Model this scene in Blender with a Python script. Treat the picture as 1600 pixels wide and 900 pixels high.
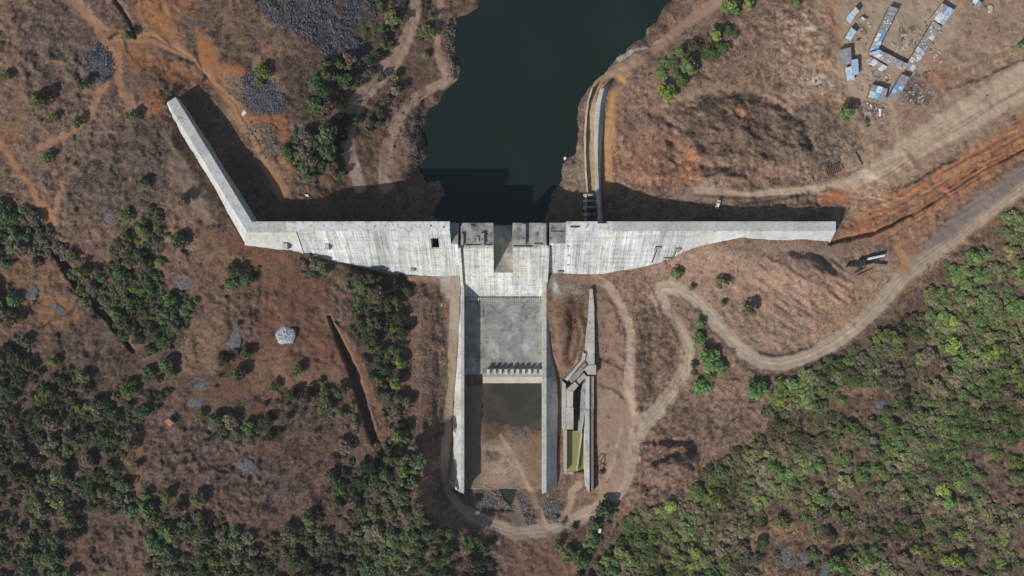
import bpy, bmesh, math, random
import numpy as np
from mathutils import Vector

# ------------------------------------------------------------------ camera, sky, sun, exposure
for o in list(bpy.data.objects):
    bpy.data.objects.remove(o)
scene = bpy.context.scene
C = scene.collection
HC = 450.0            # drone height above the lake level (m)
PXM = 0.4             # metres per photo pixel on the plane z = 0
cam_d = bpy.data.cameras.new('camera')
cam = bpy.data.objects.new('camera', cam_d)
C.objects.link(cam)
cam.location = (0, 0, HC)
cam.rotation_euler = (0, 0, 0)
cam_d.sensor_width = 36.0
cam_d.lens = 36.0 * HC / (1600 * PXM)
cam_d.clip_start = 1.0
cam_d.clip_end = 60000.0
scene.camera = cam

SUN_EL = math.radians(32.0)
SH = (0.69, 0.724)    # the way shadows fall (x right, y up in the picture)
world = bpy.data.worlds.new('World')
scene.world = world
world.use_nodes = True
wn = world.node_tree.nodes
wl = world.node_tree.links
wn.clear()
sky = wn.new('ShaderNodeTexSky')
sky.sky_type = 'NISHITA'
sky.sun_disc = False
sky.sun_elevation = SUN_EL
sky.sun_rotation = math.atan2(-SH[0], -SH[1])
sky.air_density = 1.2
sky.dust_density = 1.5
bg = wn.new('ShaderNodeBackground')
bg.inputs['Strength'].default_value = 0.068
wo = wn.new('ShaderNodeOutputWorld')
wl.new(sky.outputs[0], bg.inputs[0])
wl.new(bg.outputs[0], wo.inputs[0])

sun_d = bpy.data.lights.new('sun', 'SUN')
sun_d.energy = 3.9
sun_d.angle = math.radians(0.6)
sun_d.color = (1.0, 0.962, 0.91)
sun = bpy.data.objects.new('sun', sun_d)
C.objects.link(sun)
sd = Vector((SH[0] * math.cos(SUN_EL), SH[1] * math.cos(SUN_EL), -math.sin(SUN_EL)))
sun.rotation_euler = sd.to_track_quat('-Z', 'Y').to_euler()
sun.location = (-300, -300, 400)

vs = scene.view_settings
vs.view_transform = 'Standard'
vs.look = 'None'
vs.exposure = 0.08
vs.gamma = 1.0
vs.use_curve_mapping = False

rng = np.random.default_rng(7)
R = random.Random(11)


# ------------------------------------------------------------------ helpers
def W(px, py, z=0.0):
    """a point at height z that stands where the photo pixel (px, py) shows it"""
    k = PXM * (HC - z) / HC
    return Vector(((px - 800) * k, (450 - py) * k, z))


def lin(c):
    c = c / 255.0
    return c / 12.92 if c <= 0.04045 else ((c + 0.055) / 1.055) ** 2.4


def A(r, g, b, k=0.98):
    """surface colour of sunlit flat ground seen as sRGB r, g, b"""
    c = np.array([lin(r) / k, lin(g) / k, lin(b) / k])
    return (c * 0.92 + 0.08 * c.mean()) * np.array([1.03, 1.0, 0.955])


def put(o, label=None, cat=None, group=None, kind=None):
    if label: o['label'] = label
    if cat: o['category'] = cat
    if group: o['group'] = group
    if kind: o['kind'] = kind
    return o


def mesh_obj(name, verts, faces, mat=None, parent=None, smooth=False):
    me = bpy.data.meshes.new(name)
    me.from_pydata([tuple(v) for v in verts], [], faces)
    me.validate()
    if mat: me.materials.append(mat)
    if smooth:
        me.polygons.foreach_set('use_smooth', [True] * len(me.polygons))
    me.update()
    bm = bmesh.new(); bm.from_mesh(me)
    bmesh.ops.recalc_face_normals(bm, faces=bm.faces)
    bm.to_mesh(me); bm.free()
    o = bpy.data.objects.new(name, me)
    C.objects.link(o)
    if parent: o.parent = parent
    return o


def empty(name, loc=(0, 0, 0)):
    o = bpy.data.objects.new(name, None)
    o.empty_display_size = 1.0
    C.objects.link(o)
    o.location = loc
    return o


class MB:
    """collects solids, then becomes one mesh (local to an origin)"""
    def __init__(self, org=(0, 0, 0)):
        self.v = []; self.f = []; self.o = Vector(org)

    def add(self, vs_, fs_):
        n = len(self.v)
        self.v += [Vector(p) - self.o for p in vs_]
        self.f += [tuple(i + n for i in f) for f in fs_]
        return self

    def prism(self, top, z0):
        """closed solid under a ring of points; bottom flat at z0"""
        n = len(top)
        b = [(p[0], p[1], z0) for p in top]
        return self.add(list(top) + b, [tuple(range(n)), tuple(range(2 * n - 1, n - 1, -1))] +
                        [(i, (i + 1) % n, n + (i + 1) % n, n + i) for i in range(n)])

    def loft(self, rings, closed=True):
        n = len(rings[0]); vs_ = []; fs_ = []
        for r in rings: vs_ += list(r)
        for k in range(len(rings) - 1):
            for i in range(n):
                j = (i + 1) % n
                fs_.append((k * n + i, k * n + j, (k + 1) * n + j, (k + 1) * n + i))
        if closed:
            fs_.append(tuple(range(n)))
            m = (len(rings) - 1) * n
            fs_.append(tuple(range(m + n - 1, m - 1, -1)))
        return self.add(vs_, fs_)

    def box(self, c, s, rz=0.0):
        cx, cy, cz = c; sx, sy, sz = s[0] / 2, s[1] / 2, s[2] / 2
        ca, sa = math.cos(rz), math.sin(rz)
        top = []
        for a, b in ((-1, -1), (1, -1), (1, 1), (-1, 1)):
            x, y = a * sx, b * sy
            top.append((cx + x * ca - y * sa, cy + x * sa + y * ca, cz + sz))
        return self.prism(top, cz - sz)

    def tube(self, p, q, r0, r1=None, n=7):
        p = Vector(p); q = Vector(q); r1 = r0 if r1 is None else r1
        d = (q - p).normalized()
        u = d.orthogonal().normalized(); w = d.cross(u)
        rings = []
        for c, r in ((p, r0), (q, r1)):
            rings.append([c + (u * math.cos(2 * math.pi * i / n) + w * math.sin(2 * math.pi * i / n)) * r for i in range(n)])
        return self.loft(rings)

    def build(self, name, mat, parent=None, smooth=False):
        return mesh_obj(name, self.v, self.f, mat, parent, smooth)


# ------------------------------------------------------------------ materials
def new_mat(name):
    m = bpy.data.materials.new(name)
    m.use_nodes = True
    nt = m.node_tree
    b = nt.nodes['Principled BSDF']
    b.inputs['Roughness'].default_value = 0.9
    b.inputs['Specular IOR Level'].default_value = 0.15
    return m, nt, b


def nd(nt, typ, **kw):
    n = nt.nodes.new(typ)
    for k, v in kw.items():
        if k in n.inputs: n.inputs[k].default_value = v
        else: setattr(n, k, v)
    return n


def noise(nt, vec, scale, detail=4.0, rough=0.55):
    n = nd(nt, 'ShaderNodeTexNoise', Scale=scale, Detail=detail, Roughness=rough)
    if vec is not None: nt.links.new(vec, n.inputs['Vector'])
    return n.outputs['Fac']


def ramp(nt, fac, stops):
    r = nt.nodes.new('ShaderNodeValToRGB')
    e = r.color_ramp.elements
    while len(e) > 1: e.remove(e[0])
    e[0].position = stops[0][0]; e[0].color = (*stops[0][1], 1) if not np.isscalar(stops[0][1]) else (stops[0][1],) * 3 + (1,)
    for p, c in stops[1:]:
        x = e.new(p); x.color = (*c, 1) if not np.isscalar(c) else (c, c, c, 1)
    nt.links.new(fac, r.inputs[0])
    return r.outputs[0]


def mix(nt, a, b, fac=1.0, mode='MULTIPLY'):
    m = nt.nodes.new('ShaderNodeMix')
    m.data_type = 'RGBA'; m.blend_type = mode
    for s, x in ((m.inputs[6], a), (m.inputs[7], b), (m.inputs[0], fac)):
        if hasattr(x, 'is_linked'): nt.links.new(x, s)
        elif np.isscalar(x): s.default_value = x if s == m.inputs[0] else (x, x, x, 1)
        else: s.default_value = (*x, 1)
    return m.outputs[2]


def scaled(nt, sx, sy, sz, space='Object'):
    t = nt.nodes.new('ShaderNodeTexCoord')
    mp = nt.nodes.new('ShaderNodeMapping')
    mp.inputs['Scale'].default_value = (sx, sy, sz)
    if space == 'Position':
        g = nt.nodes.new('ShaderNodeNewGeometry')
        nt.links.new(g.outputs['Position'], mp.inputs[0])
    else:
        nt.links.new(t.outputs[space], mp.inputs[0])
    return mp.outputs[0]


def bump(nt, b, h, strength=0.4, dist=0.2):
    n = nd(nt, 'ShaderNodeBump', Strength=strength, Distance=dist)
    nt.links.new(h, n.inputs['Height'])
    nt.links.new(n.outputs[0], b.inputs['Normal'])


def rand_obj(nt, lo, hi):
    oi = nt.nodes.new('ShaderNodeObjectInfo')
    m = nd(nt, 'ShaderNodeMapRange')
    m.inputs[3].default_value = lo; m.inputs[4].default_value = hi
    nt.links.new(oi.outputs['Random'], m.inputs[0])
    return m.outputs[0]


def concrete(name, c1, c2, stain=0.5, streak=0.0, lime=0.0, vary=0.08):
    """poured concrete: cloudy, stained, wash-down streaks that run down the slope (world y/z)"""
    m, nt, b = new_mat(name)
    pos = scaled(nt, 1, 1, 1, 'Position')
    big = noise(nt, pos, 0.09, 5, 0.6)
    col = ramp(nt, big, [(0.3, c1), (0.7, c2)])
    fine = noise(nt, pos, 1.1, 6, 0.7)
    col = mix(nt, col, ramp(nt, fine, [(0.3, 0.80), (0.62, 1.06)]), 1.0)
    if streak:
        sv = scaled(nt, 1.15, 0.035, 0.035, 'Position')
        s = noise(nt, sv, 1.0, 4, 0.68)
        col = mix(nt, col, ramp(nt, s, [(0.32, 1 - streak), (0.52, 0.97), (0.68, 1 + streak * 0.55)]), 1.0)
        zv = scaled(nt, 0.16, 0.012, 0.012, 'Position')
        col = mix(nt, col, ramp(nt, noise(nt, zv, 1.0, 3, 0.6), [(0.36, 1 - streak * 0.75), (0.52, 1.0), (0.66, 1.06)]), 1.0)
        dv = scaled(nt, 0.55, 0.022, 0.022, 'Position')
        col = mix(nt, col, ramp(nt, noise(nt, dv, 1.0, 5, 0.75), [(0.30, 0.56), (0.43, 1.0)]), 1.0)
        lv = scaled(nt, 0.02, 0.8, 0.8, 'Position')
        l = noise(nt, lv, 1.0, 2, 0.5)
        col = mix(nt, col, ramp(nt, l, [(0.38, 0.84), (0.48, 1.0)]), 1.0)
    st = noise(nt, pos, 0.35, 6, 0.72)
    col = mix(nt, col, ramp(nt, st, [(0.34, 1 - stain), (0.5, 1.0)]), 1.0)
    if lime:
        lm = noise(nt, scaled(nt, 1, 0.7, 1, 'Position'), 0.13, 5, 0.65)
        col = mix(nt, col, (0.50, 0.50, 0.49), ramp(nt, lm, [(0.52, 0.0), (0.68, lime)]), 'MIX')
    bf = noise(nt, pos, 0.06, 4, 0.6)
    col = mix(nt, col, ramp(nt, bf, [(0.45, (1, 1, 1)), (0.68, (1.0, 0.94, 0.83))]), 1.0)
    rv = rand_obj(nt, 1 - vary, 1 + vary)
    cmb = nt.nodes.new('ShaderNodeCombineColor')
    for i in range(3): nt.links.new(rv, cmb.inputs[i])
    col = mix(nt, col, cmb.outputs[0], 1.0)
    nt.links.new(col, b.inputs['Base Color'])
    bump(nt, b, fine, 0.25, 0.12)
    return m


def plain(name, col, rough=0.85, spec=0.15, metal=0.0, var=0.25, sc=0.8):
    m, nt, b = new_mat(name)
    pos = scaled(nt, 1, 1, 1, 'Position')
    f = noise(nt, pos, sc, 5, 0.65)
    c = mix(nt, tuple(col), ramp(nt, f, [(0.3, 1 - var), (0.7, 1 + var * 0.6)]), 1.0)
    nt.links.new(c, b.inputs['Base Color'])
    b.inputs['Roughness'].default_value = rough
    b.inputs['Specular IOR Level'].default_value = spec
    b.inputs['Metallic'].default_value = metal
    return m


M = {}
M['face'] = concrete('concrete_face', (0.54, 0.565, 0.57), (0.72, 0.74, 0.74), 0.32, 0.42, vary=0.12)
M['chute'] = concrete('concrete_chute', (0.55, 0.56, 0.555), (0.72, 0.73, 0.715), 0.36, 0.36, vary=0.06)
M['crest'] = concrete('concrete_crest', (0.62, 0.63, 0.64), (0.80, 0.81, 0.81), 0.55)
M['wing'] = concrete('concrete_wing', (0.44, 0.455, 0.46), (0.58, 0.595, 0.59), 0.28)
M['rough'] = concrete('concrete_rough', (0.20, 0.195, 0.185), (0.50, 0.49, 0.46), 0.7, lime=0.4)
M['wall'] = concrete('concrete_wall', (0.42, 0.435, 0.42), (0.62, 0.63, 0.60), 0.35)
M['apron'] = concrete('concrete_apron', (0.23, 0.225, 0.21), (0.40, 0.39, 0.37), 0.4, lime=0.85, vary=0.10)
M['slab'] = concrete('concrete_slab', (0.46, 0.43, 0.37), (0.56, 0.52, 0.45), 0.2, vary=0.12)
M['dark'] = plain('dark_recess', (0.05, 0.05, 0.052))
M['steel'] = plain('dark_steel', (0.045, 0.04, 0.04), 0.6, 0.3)
M['rust'] = plain('rusty_steel', (0.13, 0.07, 0.055), 0.8, 0.2)
M['white'] = plain('white_paint', (0.75, 0.75, 0.73), 0.5, 0.4, var=0.08)
M['glass'] = plain('dark_glass', (0.02, 0.024, 0.03), 0.12, 0.5, var=0.05)
M['tyre'] = plain('tyre_rubber', (0.02, 0.02, 0.02), 0.9, 0.1)
M['mudwall'] = plain('shed_wall', (0.25, 0.19, 0.15))
M['terracotta'] = plain('terracotta_tile', (0.36, 0.17, 0.11))
M['pale_rock'] = plain('pale_rock', (0.40, 0.41, 0.44), var=0.5, sc=0.7)
M['grey_rock'] = plain('grey_rock', (0.15, 0.15, 0.165), var=0.6, sc=0.7)
for nm, c in (('cyan', (0.54, 0.70, 0.75)), ('blue', (0.16, 0.34, 0.78)), ('grey', (0.33, 0.33, 0.34)), ('mauve', (0.30, 0.29, 0.33)),
              ('pale', (0.68, 0.69, 0.69)), ('beige', (0.50, 0.44, 0.37)), ('lblue', (0.40, 0.53, 0.74)), ('tan', (0.38, 0.34, 0.30)),
              ('teal', (0.22, 0.48, 0.52))):
    M['roof_' + nm] = plain('roof_' + nm, c, 0.7, 0.25, var=0.35, sc=0.5)

# terrain: colour comes from a vertex attribute (kinds of soil), broken up by fine grain
m, nt, b = new_mat('earth')
at = nd(nt, 'ShaderNodeAttribute', attribute_name='soil')
pos = scaled(nt, 1, 1, 1, 'Position')
f1 = noise(nt, pos, 0.55, 6, 0.75)
f2 = noise(nt, pos, 1.5, 3, 0.7)
g1 = mix(nt, 1.0, ramp(nt, f1, [(0.33, 0.58), (0.5, 1.0), (0.68, 1.34)]), at.outputs['Alpha'], 'MIX')
g2 = mix(nt, 1.0, ramp(nt, f2, [(0.34, 0.62), (0.5, 1.0), (0.66, 1.34)]), at.outputs['Alpha'], 'MIX')
col = mix(nt, at.outputs['Color'], g1, 1.0)
col = mix(nt, col, g2, 1.0)
nt.links.new(col, b.inputs['Base Color'])
b.inputs['Roughness'].default_value = 0.97
b.inputs['Specular IOR Level'].default_value = 0.05
gm = nd(nt, 'ShaderNodeMath', operation='MULTIPLY')
nt.links.new(f1, gm.inputs[0]); nt.links.new(at.outputs['Alpha'], gm.inputs[1])
bump(nt, b, gm.outputs[0], 0.6, 0.8)
M['earth'] = m

# foliage and twigs: leaf tint from the mesh, tree tint from the object colour
m, nt, b = new_mat('foliage')
at = nd(nt, 'ShaderNodeAttribute', attribute_name='tint')
oi = nt.nodes.new('ShaderNodeObjectInfo')
col = mix(nt, at.outputs['Color'], oi.outputs['Color'], 1.0)
nt.links.new(col, b.inputs['Base Color'])
b.inputs['Roughness'].default_value = 0.8
tr = nt.nodes.new('ShaderNodeBsdfTranslucent')
nt.links.new(col, tr.inputs[0])
mx = nt.nodes.new('ShaderNodeMixShader'); mx.inputs[0].default_value = 0.22
out = nt.nodes['Material Output']
nt.links.new(b.outputs[0], mx.inputs[1]); nt.links.new(tr.outputs[0], mx.inputs[2]); nt.links.new(mx.outputs[0], out.inputs[0])
M['foliage'] = m
M['bark'] = plain('bark', (0.10, 0.08, 0.065))

m, nt, b = new_mat('rubble')
at = nd(nt, 'ShaderNodeAttribute', attribute_name='tint')
nt.links.new(at.outputs['Color'], b.inputs['Base Color'])
M['rubble'] = m


def water(name, col, rough=0.06, silt=None):
    m, nt, b = new_mat(name)
    pos = scaled(nt, 1, 1, 1, 'Position')
    c = mix(nt, tuple(col), ramp(nt, noise(nt, pos, 0.02, 3, 0.5), [(0.3, 0.82), (0.7, 1.15)]), 1.0)
    if silt: c = mix(nt, c, silt, ramp(nt, noise(nt, pos, 0.045, 5, 0.6), [(0.47, 0.0), (0.66, 0.9)]), 'MIX')
    nt.links.new(c, b.inputs['Base Color'])
    b.inputs['Roughness'].default_value = rough
    b.inputs['IOR'].default_value = 1.33
    b.inputs['Specular IOR Level'].default_value = 0.5
    bump(nt, b, noise(nt, pos, 0.5, 3, 0.6), 0.05, 0.1)
    return m


M['lake'] = water('lake_water', (0.0115, 0.0225, 0.0205))
M['pool'] = water('pool_water', (0.060, 0.055, 0.043), silt=(0.115, 0.085, 0.058))
M['olive'] = water('olive_water', (0.29, 0.27, 0.11))
M['olive2'] = water('green_water', (0.19, 0.185, 0.03))
M['pond'] = water('pond_water', (0.035, 0.05, 0.035))

# ------------------------------------------------------------------ terrain
_T = rng.random((256, 256))


def vnoise(x, y, s, seed=0):
    x = np.asarray(x) / s + seed * 17.31; y = np.asarray(y) / s + seed * 9.77
    xi = np.floor(x).astype(int); yi = np.floor(y).astype(int)
    fx = x - xi; fy = y - yi
    fx = fx * fx * (3 - 2 * fx); fy = fy * fy * (3 - 2 * fy)
    a = _T[yi % 256, xi % 256]; b_ = _T[yi % 256, (xi + 1) % 256]
    c = _T[(yi + 1) % 256, xi % 256]; d = _T[(yi + 1) % 256, (xi + 1) % 256]
    return (a * (1 - fx) + b_ * fx) * (1 - fy) + (c * (1 - fx) + d * fx) * fy


def fbm(x, y, s, octv=4, seed=0, gain=0.55):
    t = 0; a = 1.0; n = 0
    for i in range(octv):
        t = t + a * vnoise(x, y, s, seed + i * 3); n += a
        a *= gain; s /= 2.03
    return t / n


STEP = 2.0
GX0, GX1, GY0, GY1 = -70.0, 1670.0, -70.0, 970.0
inx = np.arange(GX0, GX1 + 0.1, STEP); iny = np.arange(GY0, GY1 + 0.1, STEP)
ext = np.cumsum(STEP * 1.2 ** np.arange(1, 37))
gx = np.concatenate([GX0 - ext[::-1], inx, GX1 + ext]); gy = np.concatenate([GY0 - ext[::-1], iny, GY1 + ext])
NE = len(ext)
PX, PY = np.meshgrid(gx, gy)

CP = np.array([
    (0,0,30),(150,100,28.5),(300,50,26),(450,50,24),(560,100,14),(620,100,8),(680,60,4),(560,200,13),(480,250,19),(400,200,22),(280,140,23.5),
    (325,215,20),(385,290,17),(430,320,17.5),(470,335,18),(505,318,17),(545,300,11.5),(590,290,10),(640,280,6),(660,300,2),
    (255,165,29),(295,245,28),(335,315,27),(383,387,22.5),(200,200,29),(100,300,24),(0,400,20),(150,380,20),(280,400,23),
    (450,389,19),(500,402,13.5),(570,413,8),(640,431,0.2),(690,435,-0.6),(720,442,-0.3),
    (450,450,12.5),(450,550,8),(400,650,7),(300,550,12),(200,500,15),(100,550,14),(0,600,14),(520,560,6),(560,640,3),(600,560,2.5),(620,480,1.5),
    (650,500,0.5),(690,520,-1.2),(685,620,-3.5),(640,700,3),(655,720,6.5),(668,775,6.5),(696,828,3.5),(560,760,2),(400,800,5),(200,800,8),(0,900,8),(600,880,0),(720,865,-2),(800,835,-8.3),(820,900,-7),
    (713,470,-0.4),(709,550,-2.1),(703,650,-5.8),(696,765,-8.6),(720,790,-9),(780,790,-9.6),
    (870,440,1.0),(864,485,0.2),(866,520,-2.3),(872,555,-5.0),(880,592,-7.6),(884,650,-8.3),(882,765,-8.8),(900,450,1.4),(940,470,1.5),(905,520,-0.5),
    (945,540,1.0),(942,600,0.2),(946,690,-0.6),(942,765,-2.2),(980,680,-0.4),(1000,560,2.5),(970,440,3),(1030,460,6),(1060,520,7),(1050,620,3),(1000,760,1),(930,830,-4),
    (900,800,-8),(1100,480,10),(1150,560,14),(1220,570,17),(1300,540,21),(1400,450,25),(1350,420,25),(1250,450,21),(1180,440,17),(1100,420,15),
    (1075,391,18),(1100,381,22.0),(1160,371,26.5),(1000,419,5),(1035,410,10),(940,432,0.3),(1150,400,22),(1250,392,25.5),(1290,378,24.5),
    (1300,318,22.5),(1200,318,22),(1120,318,21),(1050,312,19),(1000,300,14),(962,290,9),(930,320,6),(900,290,4),(880,320,2),(870,342,1),
    (1000,200,12),(962,150,9),(1050,100,14),(1100,50,13),(1060,20,6),(1150,200,20),(1250,230,24),(1250,100,26),(1350,100,28),(1450,60,29),(1600,0,31),
    (1550,150,30),(1450,230,28),(1350,270,25),(1400,330,26),(1322,345,23),(1500,300,30),(1600,250,34),(1600,400,32),(1500,450,27),(1400,550,24),
    (1300,620,22),(1600,600,28),(1200,700,14),(1100,760,6),(1000,850,2),(1300,850,16),(1600,880,22)], float)


def tps(r2):
    return np.where(r2 > 1e-9, r2 * np.log(r2 + 1e-12), 0.0)


_P = CP[:, :2] / 400.0
_K = tps(((_P[:, None, :] - _P[None, :, :]) ** 2).sum(-1)) + np.eye(len(CP)) * 2e-4
_Q = np.hstack([np.ones((len(CP), 1)), _P])
_S = np.block([[_K, _Q], [_Q.T, np.zeros((3, 3))]])
_w = np.linalg.solve(_S, np.concatenate([CP[:, 2], np.zeros(3)]))
cxs = np.linspace(-90, 1690, 224); cys = np.linspace(-90, 990, 137)
cX, cY = np.meshgrid(cxs / 400, cys / 400)
_z = _w[-3] + _w[-2] * cX + _w[-1] * cY
for i, (a_, b_) in enumerate(_P):
    _z += _w[i] * tps((cX - a_) ** 2 + (cY - b_) ** 2)


def bil(grid, xs, ys, x, y):
    fx = np.clip((x - xs[0]) / (xs[1] - xs[0]), 0, len(xs) - 1.001); fy = np.clip((y - ys[0]) / (ys[1] - ys[0]), 0, len(ys) - 1.001)
    i = fx.astype(int); j = fy.astype(int); fx = fx - i; fy = fy - j
    return (grid[j, i] * (1 - fx) + grid[j, i + 1] * fx) * (1 - fy) + (grid[j + 1, i] * (1 - fx) + grid[j + 1, i + 1] * fx) * fy


Z = bil(_z, cxs, cys, PX, PY)
WX = (fbm(PX, PY, 26, 3, 5) - 0.5) * 14 + (fbm(PX, PY, 7, 2, 8) - 0.5) * 6   # wobble for soft outlines
WY = (fbm(PX, PY, 26, 3, 15) - 0.5) * 14 + (fbm(PX, PY, 7, 2, 18) - 0.5) * 6


def sstep(a, b_, x):
    t = np.clip((x - a) / (b_ - a), 0, 1)
    return t * t * (3 - 2 * t)


def seg_dist(x, y, pts, closed):
    d = np.full(x.shape, 1e9); tt = np.zeros(x.shape)
    n = len(pts); m_ = n if closed else n - 1
    for i in range(m_):
        ax, ay = pts[i][:2]; bx, by = pts[(i + 1) % n][:2]
        dx, dy = bx - ax, by - ay
        t = np.clip(((x - ax) * dx + (y - ay) * dy) / (dx * dx + dy * dy + 1e-9), 0, 1)
        q = np.hypot(x - ax - t * dx, y - ay - t * dy)
        k = q < d
        d = np.where(k, q, d); tt = np.where(k, i + t, tt)
    return d, tt


def window(pts, pad):
    a = np.array(pts, float)[:, :2]
    i0, i1 = np.searchsorted(gx, [a[:, 0].min() - pad, a[:, 0].max() + pad]); j0, j1 = np.searchsorted(gy, [a[:, 1].min() - pad, a[:, 1].max() + pad])
    return slice(max(j0 - 1, 0), j1 + 1), slice(max(i0 - 1, 0), i1 + 1)


def sdist(pts, wob=1.0, pad=40):
    """signed distance to a polygon (negative inside) on a window of the grid"""
    w = window(pts, pad)
    x = PX[w] + WX[w] * wob; y = PY[w] + WY[w] * wob
    d, _ = seg_dist(x, y, pts, True)
    ins = np.zeros(x.shape, bool); n = len(pts)
    for i in range(n):
        ax, ay = pts[i][:2]; bx, by = pts[(i + 1) % n][:2]
        c = ((ay > y) != (by > y)) & (x < (bx - ax) * (y - ay) / (by - ay + 1e-12) + ax)
        ins ^= c
    return w, np.where(ins, -d, d)


def poly(pts, feather=6, wob=1.0):
    w, d = sdist(pts, wob, feather + 20)
    return w, 1 - sstep(-feather * 0.5, feather * 0.5, d)


def stroke(pts, width, feather=3, wob=0.3):
    """mask of a line; width constant or one per point"""
    wmax = width if np.isscalar(width) else max(width)
    w = window(pts, wmax + feather + 12)
    d, t = seg_dist(PX[w] + WX[w] * wob, PY[w] + WY[w] * wob, pts, False)
    hw = width / 2 if np.isscalar(width) else np.interp(t, range(len(pts)), width) / 2
    return w, 1 - sstep(hw - feather / 2, hw + feather / 2, d)


def blob(cx, cy, rx, ry, rot=0, feather=0.5, wob=1.0):
    r = max(rx, ry) * 1.6 + 20
    w = window([(cx - r, cy - r), (cx + r, cy + r)], 0)
    x = PX[w] + WX[w] * wob - cx; y = PY[w] + WY[w] * wob - cy
    ca, sa = math.cos(math.radians(rot)), math.sin(math.radians(rot))
    q = np.hypot((x * ca + y * sa) / rx, (-x * sa + y * ca) / ry)
    return w, 1 - sstep(1 - feather, 1 + feather, q)


# --- shape
def dz(mk, amount):
    w, a_ = mk
    Z[w] += a_ * amount


def zset(mk, val):
    w, a_ = mk
    Z[w] = Z[w] * (1 - a_) + val * a_


Z += (fbm(PX, PY, 60, 4, 21) - 0.5) * 2.2 + (fbm(PX, PY, 9, 3, 31) - 0.5) * 0.7
LAKE = [(750,0),(745,12),(730,24),(718,28),(712,42),(709,60),(712,85),(716,112),(718,122),(706,135),(692,145),(686,160),(672,170),(662,185),(660,205),
        (664,225),(664,245),(656,265),(664,284),(690,284),(697,305),(704,352),(848,352),(850,340),(858,322),(862,300),(872,290),(878,280),(880,262),(884,250),
        (897,240),(903,225),(905,205),(904,170),(912,152),(921,136),(930,124),(945,113),(957,100),(962,88),(975,80),(990,65),(1008,58),(1010,45),(1030,32),
        (1036,15),(1050,0),(1075,-60),(1090,-400),(700,-400),(752,-60)]
w, d = sdist(LAKE, 0.55, 60)
Z[w] = np.where(d < 0, np.maximum(-4.0, d * 0.22 - 0.05), np.minimum(Z[w], 0.05 + d * 0.28))
# excavated shelf of the stilling basin and the yard beyond
BASIN = [(722,436),(722,772),(735,796),(800,800),(850,796),(854,772),(853,436)]
w, d = sdist(BASIN, 0.0, 30)
flr = np.where(PY[w] < 602, -10.5, -9.3)
flr = flr - 1.7 * sstep(682, 652, PY[w] + WY[w] * 1.2 - (PX[w] - 800) * 0.12) * (PY[w] >= 602) * sstep(746, 760, PX[w] + WX[w])
flr += (fbm(PX[w], PY[w], 14, 3, 41) - 0.5) * 0.9 * (PY[w] > 602)
flr = np.where(PY[w] > 763, -10.3 + (fbm(PX[w], PY[w], 10, 3, 43) - 0.5) * 1.2, flr)
Z[w] = np.where(d < 0, flr, Z[w])
w, a_ = poly([(781,764),(808,764),(803,778),(799,791),(790,782)], 4, 0.15); Z[w] -= a_ * 1.8 * (PY[w] > 763)
# flume pit
FL = [(884,604),(914,604),(914,738),(884,738)]
w, d = sdist(FL, 0.0, 20); Z[w] = np.where(d < 0, -11.5, Z[w])
w, d = sdist([(885,594),(908,570),(914,578),(914,604),(885,604)], 0.0, 20); Z[w] = np.where(d < 0, -7.0, Z[w])
# the spoil heap between basin and flume, banks, ditches
dz(blob(879, 520, 12, 44, 3, 0.6), 4.2)
dz(blob(905, 528, 6, 38, 0, 0.6), 1.8)
dz(stroke([(514,495),(530,528),(545,560),(557,600),(570,640),(581,672),(594,706)], [4,7,10,13,14,12,6], 5, 0.4), -5.0)
dz(poly([(440,470),(515,495),(545,560),(570,640),(520,640),(440,600)], 30), 1.0)
dz(stroke([(180,0),(193,20),(205,38),(212,57)], 5, 3), -2.2)
dz(stroke([(60,352),(85,390),(112,432),(140,465),(165,492),(208,548)], [10,14,15,14,9,6], 6, 0.6), -4.2)  # ditch added for its shade, imitating the shadow band beside the left wood
dz(stroke([(1600,233),(1540,263),(1480,302),(1440,326),(1405,346)], 4, 3), -1.8)
dz(stroke([(1418,335),(1395,350),(1360,364),(1330,372),(1298,379)], [3,5,7,7,5], 3), -3.0)
dz(stroke([(500,398),(540,408),(590,424),(640,444)], [6,12,20,14], 8), -3.0)
dz(blob(570, 446, 42, 16, 28, 0.6), 2.5)
dz(blob(660, 775, 14, 55, 8, 0.6), 2.0)
dz(stroke([(668,470),(664,560),(662,660),(664,730)], 26, 20), 1.8)
for bx, by, rx, ry, h in ((1070,725,22,14,4.5),(1045,740,26,18,3.5),(1150,205,34,24,3),(1085,175,18,14,2),(1255,430,60,18,3),(1150,395,30,10,1.5),
                          (1000,600,14,40,1.5),(335,95,16,34,1.5),(370,103,18,12,2),(1105,270,40,8,1.5),(255,70,10,8,1)):
    dz(blob(bx, by, rx, ry, 0, 0.7), h)
for p, h, f in (([(1070,172),(1100,153),(1150,152),(1205,162),(1250,195),(1262,240),(1215,258),(1150,250),(1110,255),(1075,235),(1055,200)], 3.2, 18), ([(965,205),(1005,180),(1040,190),(1050,240),(1030,280),(975,270)], 2.5, 20),
                ([(1018,700),(1050,690),(1078,700),(1076,735),(1050,760),(1020,765),(1006,735)], 3.5, 14), ([(1200,402),(1270,402),(1300,430),(1270,450),(1225,440)], 3.0, 16), ([(1270,60),(1300,40),(1310,90),(1280,110)], 1.5, 16),
                ([(1090,276),(1150,270),(1165,280),(1120,290)], 2.2, 8), ([(1350,270),(1420,240),(1440,262),(1390,290)], 1.2, 12)):
    dz(poly(p, f, 1.2), h)
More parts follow.
